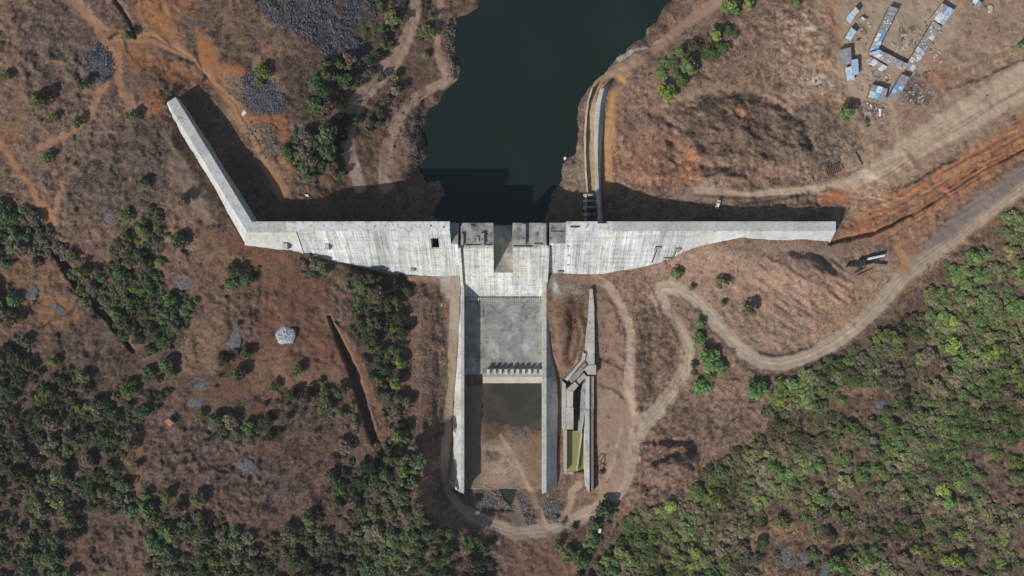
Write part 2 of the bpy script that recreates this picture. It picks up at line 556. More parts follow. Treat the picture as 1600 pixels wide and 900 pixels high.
# rills on cut slopes and spoil
def rills(mk, amp, sx, sy, rot, seed):
    w, a_ = mk
    ca, sa = math.cos(math.radians(rot)), math.sin(math.radians(rot))
    u = (PX[w] * ca + PY[w] * sa) / sx; v = (-PX[w] * sa + PY[w] * ca) / sy
    Z[w] += a_ * (fbm(u, v, 1.0, 3, seed) - 0.5) * amp
rills(poly([(1180,400),(1330,400),(1330,470),(1240,520),(1180,470)], 30), 2.6, 34, 6, 35, 51)
rills(poly([(1320,330),(1600,180),(1600,260),(1440,390),(1340,380)], 20), 1.8, 50, 5, -31, 53)
rills(poly([(1000,690),(1085,680),(1085,770),(1000,780)], 20), 3.2, 22, 7, -30, 55)
rills(poly([(640,440),(690,440),(690,740),(640,740)], 12), 1.6, 7, 40, 0, 57)
rills(poly([(1040,150),(1260,150),(1270,260),(1040,260)], 30), 4.0, 22, 9, 35, 59)
rills(poly([(960,450),(1060,450),(1070,640),(1000,660),(960,600)], 20), 1.2, 12, 10, 0, 61)
rills(poly([(640,0),(750,0),(712,60),(716,115),(690,150),(662,180),(655,280),(560,290),(545,180),(600,115)], 12), 1.0, 12, 12, 0, 63)

# --- what the ground is made of (kinds of soil, tracks, rubble), painted on the sheet as surface colour
n1 = fbm(PX, PY, 130, 4, 71); n2 = fbm(PX, PY, 36, 4, 73); n3 = fbm(PX, PY, 11, 3, 75); n4 = fbm(PX, PY, 5, 2, 77)
def lerp3(a_, b_, t): return a_ * (1 - t[..., None]) + b_ * t[..., None]
COL = lerp3(A(112, 90, 76) * np.ones(PX.shape + (3,)), A(132, 108, 92), sstep(0.35, 0.65, n1))
COL = lerp3(COL, A(126, 92, 70), 0.7 * sstep(0.5, 0.7, n2))
COL = lerp3(COL, A(92, 78, 70), 0.75 * sstep(0.5, 0.62, n3))
COLM = 0.72 + 0.56 * n4 + 0.6 * (n3 - 0.5)
COLM = COLM * (1 - 0.42 * sstep(0.60, 0.72, fbm(PX, PY, 6.5, 2, 83)))   # dark litter and stubble
GRAIN = np.ones(PX.shape)           # how coarse the surface is (tracks are smooth)
SCR = 0.35 * np.ones(PX.shape)      # density of dry scrub
GRD = np.zeros(PX.shape)            # dark broadleaf trees (left and middle)
GRO = np.zeros(PX.shape)            # olive trees (right)


def paint(mk, c, amt=1.0, scr=None, mott=0.0, seed=0):
    w, a_ = mk
    a_ = a_ * amt
    if mott:
        q = fbm(PX[w], PY[w], 12, 3, 90 + seed)
        a_ = a_ * (1 - mott * sstep(0.42, 0.6, q))
    COL[w] = lerp3(COL[w], np.asarray(c), a_)
    if scr is not None:
        SCR[w] = SCR[w] * (1 - a_) + scr * a_
        gr = min(1.0, 0.22 + scr * 4.0)
        GRAIN[w] = GRAIN[w] * (1 - a_) + gr * a_


def dens(arr, mk, v):
    w, a_ = mk
    arr[w] = arr[w] * (1 - a_) + v * a_


# regional soil
paint(poly([(-400,-400),(480,-400),(380,0),(300,160),(270,320),(380,400),(380,470),(-400,330)], 90, 3), A(124, 102, 90), 0.8, 0.42, 0.25)
paint(poly([(-400,330),(380,400),(600,440),(640,900),(600,1400),(-400,1400)], 60, 3), A(108, 86, 76), 0.8, 0.5, 0.2)
paint(poly([(900,130),(1130,0),(1300,0),(1310,200),(1280,290),(1000,300),(960,200)], 40, 2), A(132, 109, 94), 0.8, 0.5, 0.25)
paint(poly([(870,430),(1070,400),(1300,380),(1430,420),(1300,540),(1200,580),(1200,660),(1090,740),(950,800),(880,620)], 30, 2), A(128, 105, 91), 0.8, 0.35, 0.25)
paint(poly([(1600,330),(1450,440),(1230,600),(1180,690),(1090,770),(900,850),(880,1400),(2000,1400),(2000,300)], 40, 2), A(98, 82, 68), 0.9, 0.9, 0.2)
paint(poly([(1260,-200),(1900,-200),(1900,60),(1600,180),(1400,300),(1310,260),(1290,160)], 30, 1.5), A(146, 123, 105), 0.9, 0.05, 0.15)
paint(poly([(1290,0),(1500,0),(1490,60),(1440,120),(1390,170),(1330,150),(1300,80)], 16), A(156, 138, 120), 0.95, 0.0, 0.1)
paint(poly([(1230,15),(1310,0),(1300,90),(1320,140),(1290,180),(1220,170),(1200,90)], 24), A(150, 126, 105), 0.8, 0.3, 0.3)
for x, y, rx, ry in ((1300,22,12,22),(1310,50,8,20),(1290,160,16,8),(1440,90,30,14),(1470,120,26,12),(1560,170,30,10)):
    paint(blob(x, y, rx, ry, 0, 0.6), A(152, 104, 76), 0.6)
for x, y, rx, ry in ((1278,125,14,9),(1265,45,9,5),(1300,132,7,9),(1270,127,8,5)):
    paint(blob(x, y, rx, ry, 0, 0.4), A(188, 172, 158), 0.75, 0.0, 0.5)
paint(blob(1410, 55, 22, 22, 0, 0.7), A(142, 128, 114), 0.7)
paint(blob(1410, 48, 5, 16, 10, 0.5), A(88, 72, 56), 0.85); paint(blob(1422, 46, 7, 5, 0, 0.5), A(88, 72, 56), 0.8); paint(blob(1347, 48, 6, 7, 0, 0.5), A(98, 80, 60), 0.7)
paint(blob(1425, 142, 26, 22, 40, 0.4), A(104, 92, 88), 0.85, 0.6); paint(blob(1364, 172, 22, 12, 0, 0.5), A(118, 100, 92), 0.8, 0.6)
# pale peninsula and the banks of the lake
paint(poly([(640,-60),(752,-60),(748,2),(710,50),(716,118),(690,150),(662,182),(660,262),(600,300),(535,300),(540,190),(600,112),(632,60)], 8), A(106, 86, 74), 0.92, 0.15, 0.15)
paint(poly([(655,170),(690,140),(718,118),(714,60),(720,26),(750,0),(700,0),(700,90),(690,120),(650,160),(620,230),(612,290),(664,290)], 8), A(104, 82, 72), 0.7, 0.25, 0.4)
paint(stroke([(650,-30),(648,15),(640,48),(630,72),(618,92),(602,110),(580,132),(560,156),(548,182),(543,212),(545,240),(554,266),(562,292)], [20,20,20,22,26,28,26,24,24,22,20,20,20], 4, 0.2), A(160, 133, 116), 1.0, 0.0)
paint(stroke([(640,40),(625,85),(598,118),(568,150),(552,190)], 3, 2), A(152, 128, 112), 0.6)
paint(stroke([(708,122),(690,132),(668,142),(646,156),(630,176),(615,198),(605,228),(602,262),(602,292)], [14,16,16,16,16,18,20,22,22], 4, 0.2), A(156, 129, 112), 1.0, 0.0)
paint(stroke([(690,-10),(684,30),(682,60),(686,90),(700,118)], [10,9,9,14,20], 5), A(152, 126, 109), 0.95, 0.0)
paint(blob(704, 112, 14, 12, 0, .5), A(156, 132, 116), 0.9, 0.0)
paint(poly([(628,200),(640,170),(650,200),(640,262),(622,285),(606,290),(610,240)], 8), A(140, 114, 98), 0.8, 0.05)
paint(stroke([(556,225),(552,262),(558,300)], 8, 3), A(150, 130, 118), 0.6, 0)
paint(stroke([(556,250),(560,300)], 6, 3), A(140, 142, 146), 0.5, 0)
# rubble fields and orange earth, upper left
RUB = [((395,0),(470,0),(565,0),(590,8),(585,30),(540,40),(570,60),(590,95),(575,110),(550,95),(520,90),(490,70),(455,45),(420,30)),
       ((378,122),(400,112),(425,130),(445,155),(440,178),(400,178),(380,160)), ((138,80),(155,72),(172,85),(178,105),(165,128),(145,130),(136,108)),
       ((395,30),(420,50),(400,70),(380,40)), ((268,10),(300,30),(330,50),(300,72),(280,60),(268,40))]
for i, p in enumerate(RUB):
    paint(poly(p, 8), A(82, 80, 86) if i < 3 else A(96, 88, 84), 0.9, 0.15, 0.2, i)
paint(poly([(535,25),(580,40),(600,75),(590,95),(560,70)], 14), A(86, 88, 60), 0.7, 0.3)
paint(poly([(305,45),(325,45),(345,95),(352,125),(318,122),(308,85)], 7), A(146, 100, 66), 0.95, 0.0)
paint(blob(366, 103, 19, 14, 20, 0.3), A(136, 88, 60), 0.9, 0.0)
paint(poly([(300,118),(380,122),(388,175),(430,182),(450,190),(440,240),(470,268),(530,275),(520,290),(440,280),(400,230),(370,190)], 12), A(120, 98, 80), 0.8, 0.25, 0.3)
paint(poly([(385,178),(448,180),(452,235),(440,245),(425,210),(400,205)], 8), A(146, 98, 64), 0.85, 0.15, 0.2)
paint(stroke([(440,235),(455,262),(490,272),(528,276)], [14,16,14,8], 6), A(150, 100, 62), 0.85, 0.1, 0.2)
paint(poly([(390,205),(425,200),(435,240),(410,250),(392,235)], 8), A(104, 92, 84), 0.8, 0.3)
for x, y, rx, ry in ((242,20,30,18),(262,48,22,14),(200,70,20,14),(300,10,16,12),(225,95,20,16),(280,120,24,14),(245,150,20,12),(240,170,14,18)):
    paint(blob(x, y, rx * 1.25, ry * 1.25, 20, 0.7), A(158, 108, 70), 0.8, 0.08)
paint(stroke([(112,-10),(126,12),(148,38),(166,60),(180,84),(184,112),(188,134),(200,158),(212,182)], [17,17,18,24,20,15,13,13,14], 6), A(160, 122, 96), 1.0, 0.0)
paint(stroke([(160,56),(195,66),(235,62),(270,72),(300,98),(330,128),(360,165),(395,215),(440,300)], [18,22,22,16,16,18,20,18,20], 8), A(156, 118, 88), 0.97, 0.0)
paint(stroke([(112,-10),(130,12),(150,38)], 4, 2), A(160, 140, 126), 0.5)
paint(stroke([(166,132),(150,150),(142,178),(122,198),(100,214),(60,230)], 11, 5), A(154, 116, 90), 0.9, 0.0)
paint(stroke([(8,10),(24,50),(22,90),(28,130),(32,180)], 14, 10), A(130, 98, 78), 0.5, 0.1)
paint(stroke([(-20,200),(0,228),(22,258),(48,296),(70,330),(84,352)], [8,8,7,9,16,10], 5), A(158, 112, 80), 1.0, 0.0)
paint(stroke([(212,182),(190,205),(165,230),(130,262),(100,285),(84,330)], 11, 5), A(150, 116, 92), 0.9, 0.0)
paint(stroke([(22,90),(60,120),(100,120),(150,150)], 7, 6), A(138, 110, 94), 0.6, 0.05)
paint(blob(10, 210, 22, 18, 0, 0.7), A(136, 98, 72), 0.7)
paint(stroke([(205,170),(240,200),(262,240),(290,282),(312,330),(330,370),(360,400)], [14,18,26,26,22,20,20], 12), A(142, 122, 104), 0.9, 0.02)
paint(stroke([(270,240),(296,292),(318,345)], 8, 6), A(120, 112, 106), 0.6)
paint(stroke([(262,165),(300,235),(345,310),(382,375)], 22, 14), A(126, 100, 78), 0.6, 0.3)
paint(poly([(300,330),(390,390),(440,395),(500,420),(520,440),(430,460),(360,440),(310,420)], 20), A(116, 90, 74), 0.85, 0.15, 0.2)
paint(blob(395, 388, 46, 14, 15, 0.5), A(124, 84, 64), 0.7, 0.1)
# left fields
paint(poly([(385,440),(440,420),(510,430),(520,500),(545,560),(560,600),(500,615),(430,600),(370,625),(330,610),(345,560),(395,540),(400,480)], 16), A(112, 82, 68), 0.95, 0.12, 0.12)
paint(poly([(392,560),(440,545),(460,575),(530,570),(556,610),(470,610),(400,610)], 20), A(128, 100, 84), 0.6, 0.08)
paint(poly([(0,410),(60,405),(100,415),(100,440),(70,450),(120,470),(100,515),(50,490),(0,520)], 14), A(126, 96, 74), 0.85, 0.15, 0.2)
paint(poly([(60,470),(110,465),(130,500),(80,520),(50,500)], 12), A(136, 98, 72), 0.6, 0.05)
paint(poly([(160,495),(200,490),(225,540),(200,560)], 10), A(128, 100, 78), 0.6)
paint(poly([(290,505),(345,495),(350,545),(345,585),(310,590),(280,580)], 10), A(130, 108, 86), 0.75, 0.15, 0.3)
paint(poly([(250,190),(190,190),(110,240),(100,330),(160,380),(270,330)], 40), A(108, 90, 82), 0.5, 0.8)
paint(poly([(235,650),(330,660),(420,640),(520,640),(560,700),(520,790),(420,800),(330,770),(230,760)], 22), A(106, 87, 80), 0.9, 0.9, 0.1)
for x, y, rx, ry in ((430,690,26,14),(500,700,34,18),(395,710,22,14),(405,640,30,12),(505,750,18,14)):
    paint(blob(x, y, rx, ry, -30, 0.7), A(112, 82, 68), 0.65, 0.3)
paint(stroke([(228,640),(220,690),(214,730),(212,770)], [6,10,12,10], 5), A(126, 92, 68), 0.85, 0.0)
paint(poly([(130,820),(180,790),(225,815),(240,880),(150,900),(125,870)], 14), A(104, 84, 76), 0.7, 0.8)
paint(stroke([(516,496),(534,520),(552,552),(570,592),(588,636),(600,680),(606,712)], [4,8,11,13,13,13,8], 4), A(134, 96, 74), 0.9, 0.0)
paint(stroke([(508,485),(514,500),(522,520)], 14, 8), A(150, 124, 104), 0.5)
paint(poly([(642,438),(694,440),(696,460),(680,520),(676,620),(668,740),(640,730),(634,560)], 10), A(112, 88, 76), 0.9, 0.15, 0.3)
paint(stroke([(640,470),(640,560)], 10, 8), A(124, 98, 84), 0.7, 0.1)
paint(poly([(620,430),(720,432),(722,458),(700,470),(680,445),(640,440)], 8), A(140, 112, 96), 0.8, 0.0)
paint(poly([(676,430),(724,432),(724,462),(700,470),(690,448)], 10), A(172, 168, 160), 0.75, 0.0, 0.3)
# tracks round the basin
paint(stroke([(711,440),(709,500),(706,560),(701,620),(697,680),(695,730),(700,768),(716,790),(740,806)], [16,15,14,14,14,12,10,14,18], 3, 0.15), A(158, 137, 117), 0.97, 0.0)
paint(stroke([(712,440),(711,520)], 12, 4, 0.1), A(158, 150, 140), 0.7, 0.0)
RD = [(1640,262),(1600,290),(1542,333),(1492,372),(1440,408),(1404,438),(1374,476),(1338,510),(1300,538),(1262,557),(1222,568),(1190,566),(1162,550),(1133,521),(1107,490),
      (1082,465),(1056,451),(1036,451),(1028,463),(1038,486),(1060,515),(1073,545),(1071,576),(1055,606),(1030,640),(1003,664),(987,690),(981,720),(975,750),(960,776),
      (932,796),(890,816),(850,830),(808,832),(768,820),(736,802)]
paint(stroke(RD, [30]*4 + [34,30] + [28]*8 + [26]*8 + [26,26] + [28]*12, 12, 0.4), A(136, 110, 92), 0.7, 0.05)
paint(stroke(RD, [23]*4 + [26,24] + [23]*17 + [22, 24, 28, 30, 26, 24] + [21]*7, 3, 0.2), A(149, 136, 122), 0.97, 0.0)
paint(stroke(RD[5:16], [14]*11, 5, 0.25), A(152, 140, 126), 0.8, 0.0)
paint(stroke(RD[7:14], 3, 2, 0.15), A(168, 154, 138), 0.5)
paint(stroke([(886,447),(905,438),(930,436),(950,446),(966,470),(979,496),(985,522),(985,560),(981,600),(985,640),(990,668)], [9,12,15,15,15,15,15,15,16,22,28], 4, 0.25), A(160, 138, 121), 0.95, 0.0)
paint(stroke([(982,520),(983,560),(980,590)], 9, 4, 0.2), A(158, 144, 132), 0.8, 0.0)
paint(poly([(934,590),(970,600),(985,650),(1000,668),(985,700),(975,760),(950,785),(932,778)], 14), A(144, 122, 106), 0.95, 0.0, 0.12)
paint(poly([(932,470),(960,490),(975,540),(970,600),(934,600)], 12), A(132, 108, 94), 0.85, 0.04, 0.2)
paint(stroke([(880,815),(890,790),(893,768),(905,758)], 11, 4), A(156, 132, 112), 0.95, 0.0)
paint(stroke([(850,826),(842,800),(830,768),(812,735),(796,705),(786,688)], [14,12,10,9,8,6], 3, 0.2), A(164, 140, 120), 0.92, 0.0)
paint(poly([(790,845),(880,845),(895,900),(900,960),(780,960),(780,880)], 16), A(112, 86, 76), 0.85, 0.12, 0.15)
paint(stroke([(882,845),(893,880),(898,910)], 8, 4), A(136, 98, 76), 0.7, 0.0)
paint(poly([(722,770),(800,765),(845,770),(845,815),(810,818),(760,800)], 8), A(108, 92, 82), 0.8, 0.1, 0.3)
paint(poly([(805,780),(822,790),(826,820),(800,824),(792,800)], 6), A(124, 112, 104), 0.8, 0.0)
# in the basin
paint(poly([(720,602),(850,602),(850,764),(720,764)], 3, 0.1), A(130, 108, 93), 1.0, 0.06)
paint(poly([(757,640),(800,660),(790,680),(757,690)], 16), A(92, 72, 56), 0.8, 0.0)
paint(poly([(756,695),(800,690),(835,760),(756,762)], 16), A(154, 130, 114), 0.8, 0.08, 0.4)
paint(poly([(770,700),(800,700),(815,730),(800,755),(770,750)], 12, 1.5), A(166, 146, 130), 0.75, 0.1, 0.5, 3)
paint(blob(772, 716, 10, 9, 0, 0.5), A(104, 92, 84), 0.8, 0.3)
paint(blob(788, 740, 8, 6, 0, 0.5), A(150, 138, 128), 0.6)
paint(blob(812, 675, 22, 18, 0, 0.5), A(116, 102, 94), 0.8, 0.5, 0.2)
paint(blob(840, 690, 10, 50, 0, 0.6), A(128, 100, 80), 0.7)
paint(stroke([(782,680),(796,705),(812,735),(830,768)], 5, 2, 0.2), A(166, 142, 122), 0.9, 0.0)
paint(poly([(730,764),(738,750),(752,742),(756,762)], 4, 0.3), A(120, 108, 92), 0.8)
# heap and banks right of the basin
paint(poly([(866,470),(885,455),(912,460),(914,560),(898,580),(880,575),(868,530)], 8), A(112, 84, 70), 0.85, 0.25, 0.3)
paint(stroke([(868,470),(866,500),(872,540),(880,575),(888,585)], 5, 3), A(132, 104, 88), 0.7, 0.0)
paint(stroke([(905,500),(910,525),(905,555),(895,575)], 4, 2), A(146, 120, 100), 0.8, 0.0)
paint(poly([(858,428),(905,428),(912,455),(880,465),(862,470)], 6), A(140, 136, 126), 0.8, 0.0, 0.4)
paint(blob(871, 452, 6, 8, 0, 0.4), A(190, 190, 190), 0.8)
paint(stroke([(875,440),(905,436),(940,440)], 12, 6), A(138, 106, 94), 0.8, 0.0)
paint(stroke([(936,560),(955,568),(975,580)], 2.5, 2), A(78, 60, 52), 0.7)
paint(poly([(1000,690),(1080,680),(1082,765),(1005,780)], 20), A(114, 92, 80), 0.7, 0.35, 0.2)
paint(stroke([(1045,684),(1065,684),(1075,698)], 3, 2), A(158, 140, 126), 0.8)
# slope above the S-bend road
paint(poly([(1100,385),(1200,375),(1340,385),(1400,400),(1390,440),(1310,520),(1230,555),(1180,545),(1120,490),(1060,440),(1010,420)], 20), A(140, 117, 102), 0.85, 0.14, 0.2)
paint(poly([(1130,380),(1330,390),(1310,440),(1240,430),(1160,410)], 24), A(122, 102, 92), 0.7, 0.08, 0.2)
paint(poly([(1280,430),(1390,440),(1330,505),(1270,530)], 22), A(146, 118, 92), 0.6, 0.4, 0.4)
# wide track, orange cut, grey strip
paint(stroke([(1700,60),(1600,128),(1540,163),(1480,198),(1420,234),(1370,266),(1330,286),(1280,296),(1220,300),(1160,308),(1110,298),(1085,300)], [56,54,50,44,36,24,18,14,13,14,14,12], 10, 0.5), A(166, 148, 130), 0.98, 0.0, 0.05)
paint(poly([(1080,285),(1130,290),(1170,310),(1130,318),(1060,314)], 8), A(140, 122, 108), 0.7, 0.0, 0.3)
paint(poly([(1640,150),(1600,178),(1520,225),(1455,268),(1400,300),(1330,286),(1282,297),(1284,320),(1320,322),(1322,352),(1300,378),(1345,384),(1405,384),(1412,425),(1432,405),(1440,385),(1470,350),(1530,300),(1640,226)], 10), A(136, 106, 86), 0.85, 0.05, 0.3)
for q in (0.15, 0.4, 0.65, 0.85):
    paint(stroke([(1340+q*30, 330+q*50), (1440+q*25, 280+q*75), (1530+q*30, 230+q*55), (1640, 160+q*70)], 7, 7, 1.0), A(168, 112, 72) if q in (0.15,0.65) else A(128, 98, 80), 0.6)
paint(poly([(1330,290),(1420,285),(1390,330),(1330,345)], 14), A(152, 128, 108), 0.55)
paint(blob(1298, 308, 24, 10, 0, 0.5), A(166, 106, 66), 0.9)
paint(blob(1350, 352, 34, 14, -20, 0.6), A(158, 106, 72), 0.7)
paint(blob(1395, 318, 30, 16, -30, 0.6), A(150, 110, 82), 0.6)
paint(stroke([(1375,275),(1366,285),(1372,305),(1382,322)], 5, 3), A(166, 146, 126), 0.6); paint(stroke([(1365,280),(1345,310),(1325,330)], 5, 3), A(164, 142, 120), 0.6)
paint(poly([(1640,222),(1600,254),(1540,298),(1482,343),(1440,386),(1448,393),(1482,376),(1542,330),(1600,285),(1640,250)], 5, 0.3), A(116, 106, 100), 0.95, 0.0)
paint(poly([(1415,405),(1445,390),(1470,385),(1440,412),(1410,440)], 8), A(136, 126, 114), 0.7, 0.0)
paint(stroke([(1398,385),(1412,405),(1414,425)], 12, 6), A(162, 116, 80), 0.8, 0.0)
# shore road right of the lake, approach channel
paint(stroke([(1140,-20),(1118,4),(1090,24),(1060,48),(1035,68),(1012,86),(990,98),(966,110),(942,122)], [17,17,17,16,16,16,20,20,12], 4, 0.25), A(150, 120, 102), 0.95, 0.0)
paint(stroke([(978,104),(970,128),(960,150),(956,185),(951,220),(946,250),(948,300)], [16,16,15,18,20,20,14], 5, 0.25), A(146, 112, 90), 0.9, 0.0)
paint(stroke([(958,150),(954,185),(951,220),(949,250),(950,282)], 13, 5, 0.2), A(168, 130, 82), 0.85, 0.0)
paint(stroke([(945,118),(932,130),(926,150),(923,190),(922,230),(925,280),(926,302)], [14,12,12,13,14,14,14], 2, 0.1), A(160, 140, 110), 0.95, 0.0)
paint(blob(936, 132, 9, 9, 0, 0.5), A(176, 132, 84), 0.8); paint(blob(971, 120, 7, 9, 0, 0.4), A(190, 150, 96), 0.8)
paint(stroke([(966,92),(985,82),(1012,74)], [8,7,3], 3, 0.3), A(176, 172, 164), 0.85, 0.0)
paint(stroke([(1050,162),(1080,150),(1120,135),(1165,140),(1200,150)], [12,12,12,8,6], 6), A(140, 116, 98), 0.7, 0.1)
paint(poly([(1060,170),(1100,152),(1200,155),(1260,200),(1270,250),(1200,262),(1110,250),(1050,230)], 20), A(100, 84, 72), 0.85, 0.8, 0.25)
paint(poly([(960,225),(1045,200),(1105,250),(1090,290),(1000,300),(960,270)], 16), A(138, 100, 80), 0.7, 0.4, 0.35)
paint(blob(1075, 262, 12, 26, 20, 0.5), A(166, 110, 76), 0.7); paint(blob(1158, 180, 9, 12, 0, 0.4), A(156, 108, 82), 0.6)
paint(poly([(965,150),(1010,110),(1030,160),(1050,200),(980,215),(960,190)], 12), A(128, 98, 84), 0.7, 0.3, 0.3)
paint(poly([(870,300),(915,235),(915,345),(850,345)], 4), A(126, 108, 92), 0.6, 0.05)
paint(poly([(885,250),(905,225),(913,240),(913,290),(880,296)], 6), A(150, 136, 116), 0.7, 0.0, 0.4)
# dark scrub masses
for p, c, q in (([(205,190),(242,182),(262,250),(258,300),(235,330),(160,335),(100,310),(120,250),(160,215)], A(94, 82, 76), 0.9), ([(440,90),(490,95),(500,160),(485,190),(440,230),(452,270),(500,270),(535,262),(530,230),(450,180),(445,130)], A(88, 77, 70), 1.0),
                ([(300,0),(395,0),(420,60),(400,100),(350,90),(330,50),(300,40)], A(110, 90, 76), 0.8), ([(40,10),(100,0),(150,60),(135,140),(60,150),(40,80)], A(108, 91, 83), 0.6), ([(110,500),(190,520),(210,600),(130,620),(60,560)], A(92, 78, 70), 1.0),
                ([(1060,590),(1120,620),(1190,640),(1150,710),(1090,700),(1040,670)], A(106, 88, 80), 0.9), ([(1380,760),(1600,690),(1660,700),(1660,960),(1400,960)], A(98, 80, 72), 1.0), ([(860,260),(905,250),(905,300),(870,320)], A(120, 106, 92), 0.3),
                ([(1240,180),(1290,150),(1320,190),(1340,230),(1280,270),(1240,250)], A(112, 98, 88), 0.9), ([(1150,130),(1210,100),(1240,170),(1200,180)], A(138, 114, 96), 0.9), ([(545,400),(640,430),(640,470),(560,450)], A(70, 60, 52), 0.9), ([(1000,480),(1050,490),(1066,560),(1040,620),(1000,640),(990,560)], A(110, 90, 79), 0.8)):
    paint(poly(p, 22, 2), c, 0.8, q, 0.15)
# road shoulders where litter collects, field edges, hedge lines
for pts in ([(1060,462),(1090,488),(1118,520),(1148,553)], [(1020,455),(1028,480),(1050,512),(1060,540)], [(1150,566),(1190,588),(1240,582),(1290,560)], [(1190,552),(1230,554),(1270,540)], [(248,430),(250,470),(246,500)], [(300,520),(306,548),(306,566)],
            [(358,440),(356,496),(400,490)], [(405,450),(404,500)], [(355,420),(400,422),(405,445)], [(162,492),(185,515),(205,545)], [(190,60),(210,90),(225,110)], [(305,82),(314,110),(322,128)], [(1170,318),(1230,308),(1290,298)], [(1440,330),(1490,290),(1560,245)],
            [(170,60),(205,38),(212,56)], [(668,460),(694,500),(697,600),(690,680)], [(900,560),(904,530),(898,480)], [(938,600),(960,612),(975,626)], [(1395,300),(1440,280),(1490,250)], [(60,510),(110,490),(125,468)], [(40,500),(48,480),(60,470)], [(1480,140),(1540,120),(1600,90)], [(330,735),(360,725),(385,705)]):
    paint(stroke(pts, 4.5, 4, 0.7), A(72, 60, 52), 0.75, 0.9)
for pts, wd in (([(1388,160),(1396,178),(1401,196),(1402,222)], 5), ([(1400,228),(1450,196),(1500,164),(1560,128)], 3), ([(1330,292),(1380,262),(1440,222),(1500,182)], 3), ([(1392,20),(1440,10),(1500,30)], 6), ([(1350,110),(1354,130),(1352,150)], 7), ([(940,122),(962,112),(990,98)], 8)):
    paint(stroke(pts, wd, 3, 0.4), A(162, 142, 124), 0.7, 0.0)
# wheel tracks and scraped lines on the graded strips
def tracks(pts, n, spread, seed, cols, wd=(1.6, 3.2), amt=0.55, cut=0.0):
    r = random.Random(seed)
    a_ = np.array(pts, float)
    tan = np.gradient(a_, axis=0); tan /= np.linalg.norm(tan, axis=1)[:, None]
    nn = np.stack([-tan[:, 1], tan[:, 0]], 1)
    for _ in range(n):
        o0, o1 = r.uniform(-spread, spread), r.uniform(-spread, spread)
        i0 = r.randrange(0, max(1, len(pts) - 3)); i1 = min(len(pts), i0 + r.randrange(3, len(pts) + 1))
        t = np.linspace(0, 1, len(pts))
        q = (a_ + nn * (o0 * (1 - t) + o1 * t)[:, None])[i0:i1]
        if len(q) < 2: continue
        wdt = r.uniform(*wd)
        mk = stroke([tuple(p) for p in q], wdt, 2, 0.35)
        paint(mk, r.choice(cols), amt * r.uniform(.5, 1))
        if cut: dz(mk, -cut * r.uniform(.3, 1))
LT = [A(176, 158, 138), A(170, 148, 126), A(160, 138, 118)]; DK = [A(112, 92, 78), A(124, 98, 80)]; OR_ = [A(172, 112, 70), A(120, 84, 64), A(160, 126, 100), A(104, 76, 62), A(150, 98, 64)]
tracks([(1660,95),(1600,130),(1540,164),(1480,198),(1420,234),(1372,264),(1330,284)], 26, 20, 1, LT + DK[:1], (1.5, 3.2), 0.6)
tracks([(1660,45),(1600,80),(1540,105),(1490,130),(1450,165),(1410,205)], 10, 16, 2, LT + DK, (1.5, 4), 0.45)
tracks([(1640,190),(1590,215),(1530,250),(1470,290),(1420,325),(1370,350)], 30, 34, 3, OR_, (2, 6), 0.5, 0.45)
tracks([(1290,300),(1330,310),(1380,320),(1420,330)], 14, 18, 4, LT + OR_, (2, 4), 0.5, 0.3)
tracks([(1640,262),(1600,290),(1542,333),(1492,372),(1440,408),(1404,438)], 12, 12, 5, LT + DK, (1.5, 3), 0.5)
for off in (-3.2, 3.2):                       # the twin ruts of the main road
    a_ = np.array(RD, float); tn = np.gradient(a_, axis=0); tn /= np.linalg.norm(tn, axis=1)[:, None]
    q = a_ + np.stack([-tn[:, 1], tn[:, 0]], 1) * off
    mk = stroke([tuple(p) for p in q], 2.4, 1.6, 0.15)
    paint(mk, A(128, 112, 98), 0.6); dz(mk, -0.15)
tracks(RD[5:16], 9, 7, 6, LT, (1.5, 2.6), 0.5)
tracks(RD[15:27], 9, 7, 7, LT, (1.5, 2.6), 0.5)
tracks(RD[25:], 14, 10, 8, LT + DK[:1], (1.5, 3), 0.5)
tracks([(988,660),(984,690),(980,720),(970,755)], 10, 22, 9, LT + DK[:1], (2, 5), 0.4)
tracks([(650,-30),(640,48),(618,92),(580,132),(548,182),(543,212),(554,266)], 10, 8, 10, [A(166, 140, 124), A(150, 124, 110), A(112, 92, 82)], (1.5, 3), 0.55)
tracks([(700,126),(668,142),(630,176),(605,228),(602,292)], 8, 8, 11, [A(166, 140, 124), A(150, 124, 110), A(112, 92, 82)], (1.5, 3), 0.55)
tracks([(1085,300),(1130,302),(1180,306),(1230,300),(1290,296)], 10, 8, 12, LT + OR_[:2], (1.5, 4), 0.5, 0.3)
tracks([(1300,20),(1340,60),(1350,110),(1355,160)], 8, 14, 13, LT + DK, (1.5, 4), 0.4)
tracks([(1400,40),(1420,60),(1410,90)], 6, 16, 14, LT, (2, 6), 0.4)
tracks([(110,-10),(150,38),(180,84),(190,134),(212,182)], 6, 6, 15, [A(150, 122, 104), A(140, 106, 84)], (1.5, 3), 0.5)
tracks([(165,60),(235,64),(300,98),(360,165),(440,300)], 12, 14, 16, [A(148, 120, 100), A(150, 104, 74), A(104, 82, 68)], (1.5, 4), 0.5, 0.3)
tracks([(960,150),(955,190),(950,240),(948,285)], 6, 7, 17, [A(182, 148, 100), A(150, 116, 84)], (1.5, 3), 0.5)
